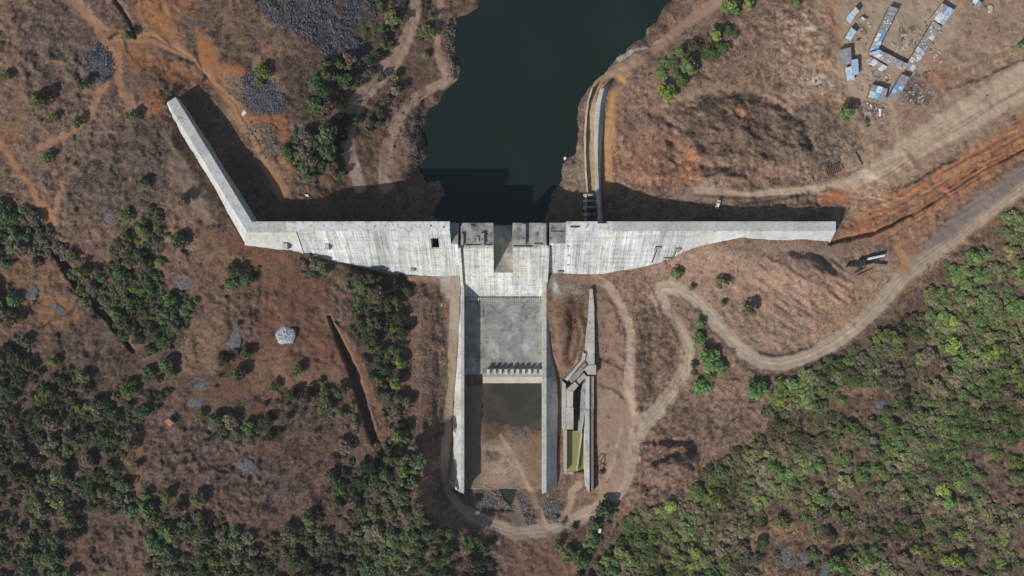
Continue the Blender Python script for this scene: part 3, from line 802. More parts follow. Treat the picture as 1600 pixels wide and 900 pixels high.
# lighter breaks in the right-hand wood
for pts, wd in (([(1312,612),(1350,604),(1390,612)], 18), ([(1115,870),(1126,835),(1130,825)], 12), ([(1175,850),(1200,825),(1250,830),(1310,850)], 22),
                ([(1405,850),(1425,815),(1470,800),(1520,790)], 14), ([(1560,720),(1600,700)], 40), ([(1545,870),(1600,870)], 30), ([(1590,470),(1600,500)], 20),
                ([(968,860),(974,830),(980,815)], 8), ([(1170,870),(1190,880),(1210,895)], 18)):
    paint(stroke(pts, wd, 10, 0.8), A(128, 102, 84), 0.8, 0.2)
dark_under = [(0,330,60,60)]
# trees: where they stand
PATCH = 0.22 + 1.0 * sstep(0.39, 0.60, fbm(PX, PY, 60, 4, 111))
LEFTWOOD = [
    ([(-60,330),(20,320),(60,345),(95,385),(105,415),(70,400),(30,400),(-60,430)], 0.95), ([(90,385),(150,420),(200,400),(260,430),(310,480),(290,530),(240,560),(170,500),(120,455)], 0.95),
    ([(190,330),(240,320),(260,380),(230,440),(170,400)], 0.45), ([(-60,560),(60,540),(110,580),(140,640),(190,620),(215,650),(212,690),(205,760),(212,800),(130,800),(100,850),(90,960),(-60,960)], 0.97),
    ([(160,640),(215,560),(250,540),(262,620),(225,640),(205,690),(170,690)], 0.7), ([(216,770),(300,780),(360,840),(430,830),(500,800),(545,720),(600,690),(640,715),(650,790),(700,830),(760,850),(790,960),(230,960),(240,860)], 0.93),
    ([(540,430),(600,430),(640,450),(636,540),(625,600),(640,700),(610,690),(580,600),(556,520),(545,470)], 0.85), ([(470,590),(500,575),(540,600),(560,700),(520,720),(480,660)], 0.25),
    ([(-60,420),(20,440),(30,490),(-60,520)], 0.5), ([(490,90),(560,95),(590,110),(585,130),(555,150),(545,190),(530,250),(500,265),(455,262),(445,230),(490,180)], 0.85),
    ([(572,-30),(628,-30),(628,30),(612,70),(600,88),(590,80),(596,40)], 0.9), ([(662,-10),(670,-10),(667,60),(661,104),(655,102),(658,50)], 1.0), ([(616,124),(625,126),(612,152),(592,184),(577,208),(572,204),(588,170)], 1.0),
    ([(350,420),(405,420),(400,445),(350,445)], 0.5), ([(340,560),(385,500),(380,545),(330,640)], 0.35), ([(320,640),(400,640),(480,600),(500,640),(420,700),(330,690)], 0.22), ([(455,402),(500,418),(530,434),(480,434)], 0.5),
    ([(890,820),(960,790),(965,820),(930,850),(970,870),(980,960),(895,960)], 0.85)]
for p, v in LEFTWOOD: dens(GRD, poly(p, 26, 2.2), v)
GRD *= np.clip(0.22 + 1.1 * sstep(0.36, 0.60, fbm(PX, PY, 48, 4, 113)), 0, 1)
RIGHTWOOD = [([(1660,300),(1590,330),(1545,372),(1500,400),(1455,440),(1440,490),(1380,525),(1300,565),(1232,598),(1195,640),(1180,690),(1125,720),(1090,760),(1040,790),(985,800),(970,850),(975,960),(1660,960)], 0.9),
             ([(1200,770),(1250,780),(1320,800),(1420,770),(1600,690),(1660,690),(1660,960),(1160,960),(1160,830)], 0.38), ([(1160,830),(1250,820),(1310,850),(1290,960),(1150,960)], 0.12),
             ([(1310,600),(1395,600),(1380,650),(1320,650)], 0.15), ([(1085,505),(1105,520),(1130,560),(1115,600),(1090,620),(1080,590),(1092,550)], 0.6),
             ([(1030,100),(1080,75),(1130,40),(1125,15),(1140,0),(1180,0),(1140,60),(1090,110),(1055,155),(1030,150)], 0.55), ([(1320,165),(1370,185),(1350,200),(1310,190)], 0.4),
             ([(1560,440),(1620,440),(1620,520),(1570,500)], 0.4)]
for p, v in RIGHTWOOD: dens(GRO, poly(p, 16, 1.4), v)
GRO *= np.clip(PATCH, 0, 1)
SCR = np.maximum(SCR, 0.95 * sstep(0.05, 0.3, GRO) * (PX > 950))
SCR = np.maximum(SCR, 0.8 * sstep(0.05, 0.25, GRD) * (PY > 300))
COL = COL * (1 + (COLM - 1) * np.clip(0.25 + SCR, 0, 1) * (0.35 + 0.65 * GRAIN))[..., None]
# leaf litter under the woods; left floor also darkened to deepen the shade between crowns
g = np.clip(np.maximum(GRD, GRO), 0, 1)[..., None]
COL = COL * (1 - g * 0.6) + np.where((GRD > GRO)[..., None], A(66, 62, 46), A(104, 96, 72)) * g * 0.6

# paler, dustier soil on the sun-dried right bank; eroded relief wherever the ground is not a track, a wood or a structure
PALE = 1.0 + 0.15 * sstep(860, 1000, PX) * (1 - 0.7 * np.clip(GRO * 1.5, 0, 1)) + 0.10 * sstep(560, 700, PX) * sstep(900, 760, PX)
COL = COL * PALE[..., None]
w_, dl_ = sdist(LAKE, 0.55, 60)
keep_ = np.ones(PX.shape); keep_[w_] = sstep(2, 10, dl_)
keep_ *= 1 - (sstep(690, 700, PX) * sstep(940, 930, PX) * sstep(425, 432, PY) * sstep(800, 785, PY))
keep_ *= 1 - (sstep(380, 390, PX) * sstep(1320, 1310, PX) * sstep(338, 342, PY) * sstep(440, 425, PY)) * 0.8
rid = lambda s_, sd_: 1 - np.abs(2 * fbm(PX + WX * .6, PY + WY * .6, s_, 3, sd_) - 1)
Z += keep_ * np.clip(GRAIN - .2, 0, 1) * (0.35 + 1.0 * sstep(.35, .6, fbm(PX, PY, 80, 2, 411))) * ((rid(34, 401) - .75) * 2.4 + (rid(13, 405) - .75) * 1.4 + (vnoise(PX, PY, 4.2, 409) - .5) * .6)
nys, nxs = PX.shape
KK = PXM * (HC - Z) / HC
V = np.stack([(PX - 800) * KK, (450 - PY) * KK, Z], -1).reshape(-1, 3).astype(np.float32)
idx = np.arange(nys * nxs).reshape(nys, nxs)
F = np.stack([idx[1:, :-1], idx[1:, 1:], idx[:-1, 1:], idx[:-1, :-1]], -1).reshape(-1, 4)


def np_mesh(name, V, F, mat, attr=None, cols=None, smooth=False, alpha=None):
    """fast mesh from arrays; cols is one colour for each vertex"""
    me = bpy.data.meshes.new(name)
    k = F.shape[1]
    me.vertices.add(len(V)); me.vertices.foreach_set('co', np.ascontiguousarray(V, np.float32).ravel())
    me.loops.add(F.size); me.loops.foreach_set('vertex_index', np.ascontiguousarray(F, np.int32).ravel())
    me.polygons.add(len(F))
    me.polygons.foreach_set('loop_start', np.arange(0, F.size, k, dtype=np.int32))
    me.polygons.foreach_set('use_smooth', np.full(len(F), smooth))
    me.materials.append(mat)
    if attr:
        a_ = me.attributes.new(attr, 'FLOAT_COLOR', 'POINT')
        c = np.ones((len(V), 4), np.float32); c[:, :3] = cols
        if alpha is not None: c[:, 3] = alpha
        a_.data.foreach_set('color', c.ravel())
    me.update(calc_edges=True)
    return me


ground_me = np_mesh('ground', V, F, M['earth'], 'soil', np.clip(COL.reshape(-1, 3), 0.01, 0.8), True, np.clip(GRAIN.reshape(-1), 0, 1))
ground = bpy.data.objects.new('ground', ground_me); C.objects.link(ground)
put(ground, kind='structure')


def look(arr, x, y):
    i = np.clip(np.round((np.asarray(x) - GX0) / STEP).astype(int), 0, len(inx) - 1) + NE
    j = np.clip(np.round((np.asarray(y) - GY0) / STEP).astype(int), 0, len(iny) - 1) + NE
    return arr[j, i]


def gz(x, y): return float(look(Z, x, y))
def G(x, y, up=0.0): return W(x, y, gz(x, y) + up)


# water
def flat(name, pts, z, mat):
    return mesh_obj(name, [W(x, y, z) for x, y in pts], [tuple(range(len(pts)))], mat)


lake = flat('lake', [(760,-420),(745,-20),(722,20),(700,40),(700,118),(640,170),(640,250),(650,300),(690,352),(852,352),(880,300),(905,245),(915,160),(950,112),(980,84),(1020,60),(1045,30),(1066,0),(1100,-420)], 0.0, M['lake'])
put(lake, kind='structure')
pool = flat('pool', [(748,598),(850,598),(850,700),(748,700)], -10.35, M['pool']); put(pool, kind='structure')
pond = flat('pond', [(774,763.5),(810,763.5),(806,794),(792,794),(776,775)], -10.75, M['pond']); put(pond, kind='structure')

# ------------------------------------------------------------------ the dam
ZC = 31.0
YU = W(0, 346, ZC).y             # upstream edge of the crest
CW = 5.6                         # crest width
SL = 0.8                         # downstream batter (horizontal to vertical)
PA = W(274.5, 151.5, ZC); PB = W(393.5, 346, ZC); XR = W(1306, 346, ZC).x
PA = Vector((PA.x, PA.y)); PB = Vector((PB.x, PB.y)); PE = Vector((XR, YU))
dA = (PB - PA).normalized(); dB = (PE - PB).normalized()
nA = Vector((dA.y, -dA.x)); nB = Vector((dB.y, -dB.x))     # both point downstream
mt = (nA + nB).normalized(); mt = mt / mt.dot(nA)


def ring(P, mvec, sect, off=0.0, up=0.0):
    return [(P.x + mvec.x * (t + (off if t > 0 else 0)), P.y + mvec.y * (t + (off if t > 0 else 0)), z + (up if z > 0 else 0)) for t, z in sect]


SECT = [(0, -14), (0, ZC), (CW, ZC), (CW + SL * (ZC + 14), -14)]
dam = empty('concrete_dam', (0, YU - 10, 0))
put(dam, 'long pale concrete gravity dam with an unfinished notched spillway and a bent left wing', 'dam')
DO = Vector((0, YU - 10, 0))


def dam_block(P, Q, mp, mq, off, facemat, crestmat, sect=SECT, ctop=True):
    mb = MB(DO); mb.loft([ring(P, mp, sect, off), ring(Q, mq, sect, off)])
    blk = mb.build('dam_block', M[facemat], dam)
    if ctop:
        e = (Q - P).normalized() * 0.06
        s2 = [(0.04, ZC + 0.002), (0.04, ZC + 0.16), (CW - 0.1, ZC + 0.16), (CW - 0.1, ZC + 0.002)]
        mb = MB(DO); mb.loft([ring(P + e, mp, s2, 0), ring(Q - e, mq, s2, 0)])
        mb.build('crest_slab', M[crestmat], blk)
    return blk


NW = 7
for i in range(NW):
    P = PA.lerp(PB, i / NW); Q = PA.lerp(PB, (i + 1) / NW)
    dam_block(P, Q, nA, mt if i == NW - 1 else nA, R.uniform(0, 0.12), 'wing', 'wing')
st = [PB.x] + [W(x, 346, ZC).x for x in (420, 447, 463, 500, 536, 572, 608, 642, 668)] + [-36.2]
for i in range(len(st) - 1):
    P = Vector((st[i], YU)); Q = Vector((st[i + 1], YU))
    off = 0.75 if i < 3 else R.uniform(0, 0.15)
    cm = 'wing' if i < 2 else 'crest'
    if i < len(st) - 2:
        dam_block(P, Q, mt if i == 0 else nB, nB, off, 'wing' if i < 3 else 'face', cm)
    else:                                    # the block with the open gate shaft
        x0, x1 = -48.0, -43.4
        cut = [(0, -14), (0, ZC), (CW, ZC), (CW + SL * (ZC - 26.2), 26.2), (0.8, 26.2), (0.8, -2.0), (CW + SL * (ZC - 18.9) - 0.9, -2.0), (CW + SL * (ZC - 18.9) - 0.9, 18.9), (CW + SL * (ZC - 18.9), 18.9), (CW + SL * (ZC + 14), -14)]
        mb = MB(DO)
        mb.loft([ring(Vector((st[i], YU)), nB, SECT), ring(Vector((x0, YU)), nB, SECT)])
        mb.loft([ring(Vector((x0, YU)), nB, cut), ring(Vector((x1, YU)), nB, cut)])
        mb.loft([ring(Vector((x1, YU)), nB, SECT), ring(Vector((st[i + 1], YU)), nB, SECT)])
        blk = mb.build('dam_block', M['face'], dam)
        put(blk, 'dam block with a square black opening in its face')
        s2 = [(0.04, ZC + 0.002), (0.04, ZC + 0.16), (CW - 0.1, ZC + 0.16), (CW - 0.1, ZC + 0.002)]
        mb = MB(DO); mb.loft([ring(P + Vector((0.06, 0)), nB, s2), ring(Q - Vector((0.06, 0)), nB, s2)]); mb.build('crest_slab', M['crest'], blk)
st = [31.8] + [W(x, 346, ZC).x for x in (925, 958, 985, 1030, 1078, 1120, 1160, 1200, 1240, 1272)] + [XR]
for i in range(len(st) - 1):
    dam_block(Vector((st[i], YU)), Vector((st[i + 1], YU)), nB, nB, R.uniform(0, 0.15), 'face' if i < 5 else 'wing', 'crest' if i < 2 else 'wing')


def face_pt(x, y, out=0.0):
    """the point of the downstream face seen at a pixel"""
    lo, hi = -14.0, ZC
    for _ in range(40):
        z = (lo + hi) / 2
        if (450 - y) * PXM * (HC - z) / HC > YU - CW - SL * (ZC - z): lo = z
        else: hi = z
    p = W(x, y, z); n = Vector((0, -1 / math.hypot(1, SL), SL / math.hypot(1, SL)))
    return p + n * out


def xsect(sect, x0, x1, mat, name='dam_block', parent=dam, org=DO):
    mb = MB(org); mb.loft([[(x0, y, z) for y, z in sect], [(x1, y, z) for y, z in sect]])
    return mb.build(name, mat, parent)


ZP = 22.0
CH0 = (23.6, 21.2)
def chute_y(z): return CH0[0] - 0.94 * (CH0[1] - z)
bz0 = (chute_y(0.3), 0.3); bzc = (chute_y(-9.0), -9.0); bz2 = (bzc[0] - 2.6, -9.0)
CURVE = [((1-t)**2*bz0[0] + 2*t*(1-t)*bzc[0] + t*t*bz2[0], (1-t)**2*bz0[1] + 2*t*(1-t)*bzc[1] + t*t*bz2[1]) for t in np.linspace(0, 1, 9)]
TAIL = CURVE + [(bz2[0], -14), (YU, -14)]
pier = [(YU, ZP), (25.1, ZP), (25.1, 21.2), CH0] + TAIL
XC0, XC1 = -30.4, 21.0
pl = xsect(pier, XC0, -11.1, M['chute'], 'spillway_block')
pr = xsect(pier, 0.4, XC1, M['chute'], 'spillway_block')
pn = xsect([(YU, 6.0), (chute_y(6.0), 6.0)] + TAIL, -11.08, 0.38, M['chute'], 'spillway_block')
put(pn, 'low notch block between the two raised spillway blocks')
sh = [(YU, ZP), (YU - CW - SL * (ZC - ZP), ZP), (YU - CW - SL * (ZC + 14), -14), (YU, -14)]
s1 = xsect(sh, -36.18, -32.0, M['face'], 'shoulder_block')
s2_ = xsect([(YU, 22.6)] + [(YU - CW - SL * (ZC - 22.6), 22.6)] + sh[2:], 22.3, 31.78, M['face'], 'shoulder_block')
# weathered decks on the unfinished blocks
xsect([(YU - .05, ZP + .002), (YU - .05, ZP + .15), (25.25, ZP + .15), (25.25, ZP + .002)], XC0 + .1, -11.2, M['rough'], 'deck', pl)
xsect([(YU - .05, ZP + .002), (YU - .05, ZP + .15), (25.25, ZP + .15), (25.25, ZP + .002)], 0.5, XC1 - .1, M['rough'], 'deck', pr)
xsect([(YU - .05, 6.002), (YU - .05, 6.12), (chute_y(6.3), 6.12), (chute_y(6.3), 6.002)], -11.0, 0.3, M['apron'], 'deck', pn)
xsect([(YU - .05, ZP + .002), (YU - .05, ZP + .15), (26.2, ZP + .15), (26.2, ZP + .002)], -36.1, -32.1, M['rough'], 'deck', s1)
xsect([(YU - .05, 22.602), (YU - .05, 22.75), (26.7, 22.75), (26.7, 22.602)], 22.4, 31.7, M['rough'], 'deck', s2_)


def deck_box(x0, y0, x1, y1, h, parent, mat='rough', name='stub_wall', zb=ZP):
    p = W(x0, y0, zb + h); q = W(x1, y1, zb + h)
    mb = MB(DO); mb.prism([(p.x, q.y, zb + h), (q.x, q.y, zb + h), (q.x, p.y, zb + h), (p.x, p.y, zb + h)], zb + 0.1)
    return mb.build(name, M[mat], parent)


deck_box(720, 365, 724, 383, 1.6, pl); deck_box(751.5, 364, 756.5, 383, 1.9, pl); deck_box(744, 370, 748, 378, 1.0, pl)
deck_box(726, 383, 768, 384.5, 0.8, pl); deck_box(816, 350, 821.5, 382, 2.0, pr); deck_box(848.5, 349, 853.5, 383, 2.2, pr)
deck_box(834, 381, 852, 383.5, 0.9, pr); deck_box(802, 383.5, 832, 385.5, 0.35, pr, 'dark', 'dark_strip')  # near-black strip stands for the shade inside the open slot
deck_box(736, 350, 739, 353, 0.5, pl, 'dark', 'hatch'); deck_box(740, 351, 743, 354, 0.5, pl, 'dark', 'hatch')
deck_box(861, 361, 882, 362, 0.5, s2_, 'dark', 'rail', 22.6)
deck_box(891, 354, 905, 355.5, 0.7, dam, 'dark', 'dark_strip', ZC + .1); deck_box(934, 346.2, 948, 349, 0.3, dam, 'dark', 'dark_strip', ZC + .1)  # second strip is a dark slab standing in for the crest notch's shade
deck_box(691, 354, 694, 357, 0.5, dam, 'rough', 'hatch', ZC + .1)
for x, y in ((672, 352),):
    deck_box(x, y, x + 2, y + 2, 0.4, dam, 'dark', 'hatch', ZC + .1)
# little outlet hoods on the downstream face
for x, y, sx, h in ((448, 384, 3.0, 3.4), (512, 384, 2.2, 1.6), (645, 420, 2.4, 1.0), (1027, 386.5, 3.2, 1.2), (1058, 389, 3.2, 1.2), (875, 424, 3.0, 1.2)):
    p = face_pt(x, y)
    mb = MB(DO); mb.box((p.x, p.y - 0.6, p.z - 1.4 + h), (sx, 3.4 if h > 1.3 else 1.5, 4.0)); mb.build('outlet_hood', M['rough' if h < 1.3 else 'wing'], dam)
for a, b2 in (((1026, 389), (1018.5, 409)), ((1056, 392), (1051, 402)), ((1051, 402), (1038, 402))):
    mb = MB(DO); mb.tube(face_pt(*a, 0.5), face_pt(*b2, 0.5), 0.3); mb.build('drain_pipe', M['steel'], dam)
for y in (385, 399, 414):                                   # studs on the seam right of the spillway
    mb = MB(DO); p = face_pt(888, y); mb.box((p.x, p.y, p.z), (1.2, 0.7, 1.4)); mb.build('stud', M['rough'], dam)
for y in (396, 405, 416):
    mb = MB(DO); p = face_pt(716.5, y); mb.box((p.x, p.y, p.z), (0.9, 0.6, 1.2)); mb.build('stud', M['rough'], dam)


def chute_wall(x0, x1, rise, ztop):
    up = [(CH0[0] + 1.5, CH0[1] + 0.8)]
    zs = np.linspace(CH0[1], ztop - rise, 6)
    up += [(chute_y(z), z + rise) for z in zs]
    lo = [(chute_y(ztop - rise), -13), (CH0[0] + 1.5, -13)]
    return xsect(up + lo, x0, x1, M['chute'], 'chute_wall')


chute_wall(-32.0, XC0 - 0.005, 2.9, 0.0)
chute_wall(XC1 + 0.005, 22.28, 1.3, 0.0)
mb = MB(DO); n = 36
for i in range(n):
    x = XC0 + 0.9 + (19.2 - XC0 - 1.4) * i / (n - 1)
    mb.box((x, bz2[0] + 0.4, -8.3), (0.72, 1.9, 1.9))
put(mb.build('chute_teeth', M['wall'], dam), kind='stuff')

# ------------------------------------------------------------------ stilling basin
BO = Vector((-5, -60, -9))
basin = empty('stilling_basin', BO)
put(basin, 'concrete stilling basin floor with a toothed end sill below the spillway', 'basin')
ax = [-30.0, -17.5, -5.0, 7.0, 19.0]; ay = [bz2[0] - 0.02, -24, -35, -45, -55]
for i in range(4):
    for j in range(4):
        mb = MB(BO); t = -9.0 + R.uniform(-0.02, 0.02)
        mb.prism([(ax[i] + .02, ay[j + 1] + .02, t), (ax[i + 1] - .02, ay[j + 1] + .02, t), (ax[i + 1] - .02, ay[j] - .02, t), (ax[i] + .02, ay[j] - .02, t)], -10.2)
        mb.build('apron_slab', M['apron'], basin)
ys0, ys1 = W(0, 583, -7).y, W(0, 589, -7).y
sill = xsect([(ys0 + 3.0, -9.0), (ys0, -7.3), (ys1, -6.9), (ys1 - 0.1, -7.4), (ys1 - 4.6, -10.5), (ys1 - 4.6, -12), (ys0 + 3.0, -12)], -18.6, 19.0, M['slab'], 'end_sill', basin, BO)
for x in (763, 772.4, 781.6, 790.6, 800.3, 809, 818, 827.3, 836.4, 845):
    c = W(x, 580, -6.5)
    xx0 = c.x - 0.95; xx1 = min(c.x + 0.95, 18.95)
    mb = MB(BO)
    y0, y1 = ys0 + 2.6, ys0 - 0.3
    mb.loft([[(xx0, y0, -9.4), (xx0, y0, -5.5), (xx0, y1, -5.9), (xx0, y1 - 0.8, -9.4)], [(xx1, y0, -9.4), (xx1, y0, -5.5), (xx1, y1, -5.9), (xx1, y1 - 0.8, -9.4)]])
    mb.build('baffle_block', M['wall'], sill)


def training_wall(name, xin, sgn, tw, label):
    org = Vector((xin, -62, -9))
    t = empty(name, org); put(t, label, 'wall', 'walls either side of the stilling basin')
    ys = np.linspace(4.55, -128.6, 12)
    for i in range(11):
        rr = []
        for k, y in ((0, ys[i] - 0.015), (1, ys[i + 1] + 0.015)):
            e = 2.6 if (i == 10 and k == 1) else 0.0
            o_ = R.uniform(0, 0.03)
            rr.append([(xin, y, -13), (xin, y, 0 + o_ * 0), (xin + sgn * tw, y + e * 0.3, 0), (xin + sgn * (tw + 0.8 * 13), y + e, -13)])
        mb = MB(org); mb.loft(rr); mb.build('wall_panel', M['wall'], t)
    return t


training_wall('training_wall', -30.02, -1, 2.0, 'left basin wall whose pale battered back faces the sun')
training_wall('training_wall', 19.02, 1, 2.5, 'right basin wall whose battered back lies in blue shade')

mb = MB(BO); mb.prism([W(734, 763.6, -9.25), W(812, 763.6, -9.25), W(812, 762.6, -9.25), W(736, 762.6, -9.25)], -12); mb.build('cutoff_wall', M['rough'], basin)
# ------------------------------------------------------------------ canal outlet beside the basin
FO = W(905, 640, -8)
fl = empty('outlet_flume', FO); put(fl, 'forked concrete outlet flume with slab covers right of the stilling basin', 'flume')


def fpart(name, pts, zt, zb, mat, parent=None):
    mb = MB(FO); mb.prism([W(x, y, zt) for x, y in pts][::-1], zb)
    return mb.build(name, M[mat], parent or fl)


fpart('upper_wall', [(922, 451), (926, 451), (928.5, 480), (929, 535), (920, 535), (919, 500)], 3.0, -9, 'wall')
fpart('upper_wall', [(920, 535.3), (929, 535.3), (929, 570), (919.5, 570)], 2.95, -9, 'wall')
fpart('ledge', [(915.5, 520), (919, 500), (919.8, 569.5), (914, 556)], 1.2, -9, 'slab')
fpart('control_platform', [(919.7, 570.2), (931.4, 570.2), (931.4, 585.4), (919, 585.4), (912.2, 577)], 3.2, -9, 'slab')
fpart('side_wall', [(912, 551), (915.5, 554), (913.5, 562), (886.5, 595.5), (882.5, 592.5), (910, 561)], 2.4, -10, 'wall')
fpart('channel_floor', [(914, 566), (918, 572), (895, 600), (888, 594)], -1.2, -10, 'apron')
fpart('cover_slab', [(912.2, 583), (916.3, 588.4), (905.4, 599.7), (900.4, 594.4)], 1.5, -10, 'slab')
fpart('cover_slab', [(898.5, 596.7), (903.8, 602.7), (896, 611.5), (885, 608.5)], 1.5, -10, 'slab')
fpart('cover_slab', [(885, 609.2), (895.6, 612), (895, 636), (885.5, 636)], 1.45, -10, 'slab')
for y in (636.6, 648.2, 659.8):
    fpart('cover_slab', [(884.5, y), (896, y), (896, y + 11.2), (884.2, y + 11.2)], 1.2, -10, 'slab')
fpart('side_wall', [(880, 597), (884, 600), (884, 636), (883.6, 672), (879.4, 672), (879.2, 620)], 0.6, -10, 'wall')
fpart('side_wall', [(880.6, 672.3), (885.8, 672.3), (885.8, 737), (881.4, 737)], -3.5, -10, 'slab')
fpart('side_wall', [(916, 588), (921, 588), (921, 640), (915.5, 640)], 1.9, -10, 'wall')
fpart('side_wall', [(915.5, 640.3), (921, 640.3), (921, 771), (916, 762), (914, 735), (914, 690)], 1.6, -10, 'wall')
fpart('bank_slab', [(908, 612), (911, 600), (916, 592), (915.8, 640), (907, 640)], -0.8, -10, 'rough')
fpart('bank_slab', [(907, 640.3), (915, 640.3), (909, 676), (904, 676), (906, 655)], -2.2, -10, 'rough')
fpart('lower_ledge', [(921.3, 588), (928, 588), (928, 640), (921.3, 640)], 0.6, -10, 'rough')
led = fpart('lower_ledge', [(921.3, 640.3), (927.3, 640.3), (927.5, 769), (921.3, 769)], 0.5, -10, 'mudwall')
fpart('splitter_wall', [(908, 676.3), (910, 676.3), (902.6, 736), (900.2, 736)], -4.6, -11, 'slab')
fpart('end_wall', [(881.4, 737.3), (914, 737.3), (914.5, 741), (881.6, 741)], -6.8, -11, 'rough')
w1 = flat('green_pool', [(885, 673), (907, 673), (901.5, 738), (885, 738)], -6.9, M['olive']); put(w1, kind='structure')
w2 = flat('green_pool', [(907, 680), (916, 676), (915, 738), (901.5, 738)], -7.0, M['olive2']); put(w2, kind='structure')

# ------------------------------------------------------------------ approach channel above the dam
GO = W(930, 240, 6)
gw = empty('guide_wall', GO); put(gw, 'curved pale approach wall with a shaded batter running up to the dam', 'wall')
ws = [(938, 944, 138, 953, 134), (935, 941, 150, 951, 152), (931.5, 938.4, 162, 948.5, 165), (930.5, 936.7, 180, 947, 182), (930, 934.8, 205, 944, 207),
      (930.5, 933.8, 235, 941.5, 236), (931.5, 934.4, 262, 941, 263), (932, 935.6, 288, 941, 289), (932.5, 937, 310, 941, 310), (934.5, 938.3, 330, 941.5, 330), (935, 938.6, 347, 942, 347)]
for i in range(len(ws) - 1):
    rr = []
    for l, r_, y, bx, by in (ws[i], ws[i + 1]):
        zt = 11.5
        zb = 6.0
        p, q, s = W(l, y, zt), W(r_, y, zt), W(bx, by, zb)
        rr.append([(p.x, p.y, 0), tuple(p), tuple(q), tuple(s), (s.x, s.y, 0)])
    mb = MB(GO); mb.loft(rr); mb.build('wall_panel', M['wall'], gw)
GO2 = W(917, 240, 4)
tw = empty('kerb_wall', GO2); put(tw, 'thin pale kerb wall along the lake side of the approach channel', 'wall')
kp = [(925, 138), (919.5, 157), (916.3, 180), (914.6, 210), (914.4, 240), (915.4, 265), (917, 288), (918, 302)]
for i in range(len(kp) - 1):
    mb = MB(GO2); z = max(gz(kp[i][0] + 4, kp[i][1]), gz(kp[i + 1][0] + 4, kp[i + 1][1])) + 2.2
    (x0, y0), (x1, y1) = kp[i], kp[i + 1]
    mb.prism([W(x0 - 1.1, y0, z), W(x1 - 1.1, y1 - 0.1, z), W(x1 + 1.1, y1 - 0.1, z), W(x0 + 1.1, y0, z)], 0)
    mb.build('wall_panel', M['slab'], tw)
IO = W(922, 325, 4)
iw = empty('intake_well', IO); put(iw, 'concrete intake frame with cross beams in the shadow of the dam', 'intake')
mb = MB(IO); mb.prism([W(914, 303, 8), W(914, 346, 8), W(917, 346, 8), W(917, 303, 8)], 0); mb.build('side_wall', M['rough'], iw)
for y in (303, 312, 322, 333):
    mb = MB(IO); mb.prism([W(917.2, y, 8.4), W(917.2, y + 3, 8.4), W(931.5, y + 3, 8.4), W(931.5, y, 8.4)], 6.8); mb.build('cross_beam', M['rough'], iw)
    mb = MB(IO); mb.prism([W(912, y, 9), W(912, y + 4, 9), W(916.8, y + 4, 9), W(916.8, y, 9)], 1); mb.build('column', M['wall'], iw)

# ------------------------------------------------------------------ settlement
def shed(label, quad, sheets, name='shed', wall_h=2.7, pitch=0.5, rows=1, stones=0, group=None, lean=False):
    """quad: roof corners in px, going along the long side first; sheets: colours from corner 0-3 end to corner 1-2 end"""
    zb = min(gz(x, y) for x, y in quad)
    zm = max(gz(x, y) for x, y in quad)
    zt = zm + wall_h
    q = [W(x, y, zt) for x, y in quad]
    org = Vector(((q[0].x + q[2].x) / 2, (q[0].y + q[2].y) / 2, zb))
    t = empty(name, org); put(t, label, 'shed', group)
    c = sum((Vector((p.x, p.y)) for p in q), Vector((0, 0))) / 4
    ins = [Vector((c.x + (p.x - c.x) * 0.93, c.y + (p.y - c.y) * 0.93)) for p in q]
    mb = MB(org)
    mb.prism([(ins[0].x, ins[0].y, zt - .12), (ins[1].x, ins[1].y, zt - .12), (ins[2].x, ins[2].y, zt + pitch - .12), (ins[3].x, ins[3].y, zt + pitch - .12)], zb - 0.5)
    wall = mb.build('wall', M['mudwall'], t)
    n = len(sheets)

    def at(u, v):
        a_ = q[0].lerp(q[1], u); b_ = q[3].lerp(q[2], u); p = a_.lerp(b_, v)
        return Vector((p.x, p.y, zt + pitch * v))
    for i, cs in enumerate(sheets):
        cs = cs if isinstance(cs, (list, tuple)) else [cs] * rows
        for j, cn in enumerate(cs):
            u0, u1 = i / n, (i + 1) / n; v0, v1 = j / len(cs), (j + 1) / len(cs)
            lift = R.uniform(0, 0.1); g = 0.006
            ring4 = [at(u0 + g, v0 + g), at(u1 - g, v0 + g), at(u1 - g, v1 - g), at(u0 + g, v1 - g)]
            sk = R.uniform(-0.12, 0.12)
            mb = MB(org)
            mb.loft([[p + Vector((sk, sk * 0.5, lift - 0.06)) for p in ring4], [p + Vector((sk, sk * 0.5, lift)) for p in ring4]])
            mb.build('roof_sheet', M['roof_' + cn], t)
    if stones:
        mb = MB(org)
        for _ in range(int(stones * 0.7)):
            p = at(R.uniform(.04, .96), R.uniform(.06, .94)); s = R.uniform(.25, .6)
            mb.box((p.x, p.y, p.z + 0.2), (s, s * R.uniform(.6, 1.6), 0.35), R.uniform(0, 3))
        put(mb.build('roof_stones', M['roof_pale'], t), 'stones and scraps that weigh the roof down', kind='stuff')
    mb = MB(org)
    d = (ins[1] - ins[0]).normalized(); nn = Vector((d.y, -d.x)); mid = ins[0].lerp(ins[1], 0.4)
    a_ = mid - d * 0.5; b_ = mid + d * 0.5
    mb.prism([(a_.x + nn.x * .06, a_.y + nn.y * .06, zb + 2), (b_.x + nn.x * .06, b_.y + nn.y * .06, zb + 2), (b_.x - nn.x * .03, b_.y - nn.y * .03, zb + 2), (a_.x - nn.x * .03, a_.y - nn.y * .03, zb + 2)], zb)
    mb.build('door', M['steel'], t)
    return t


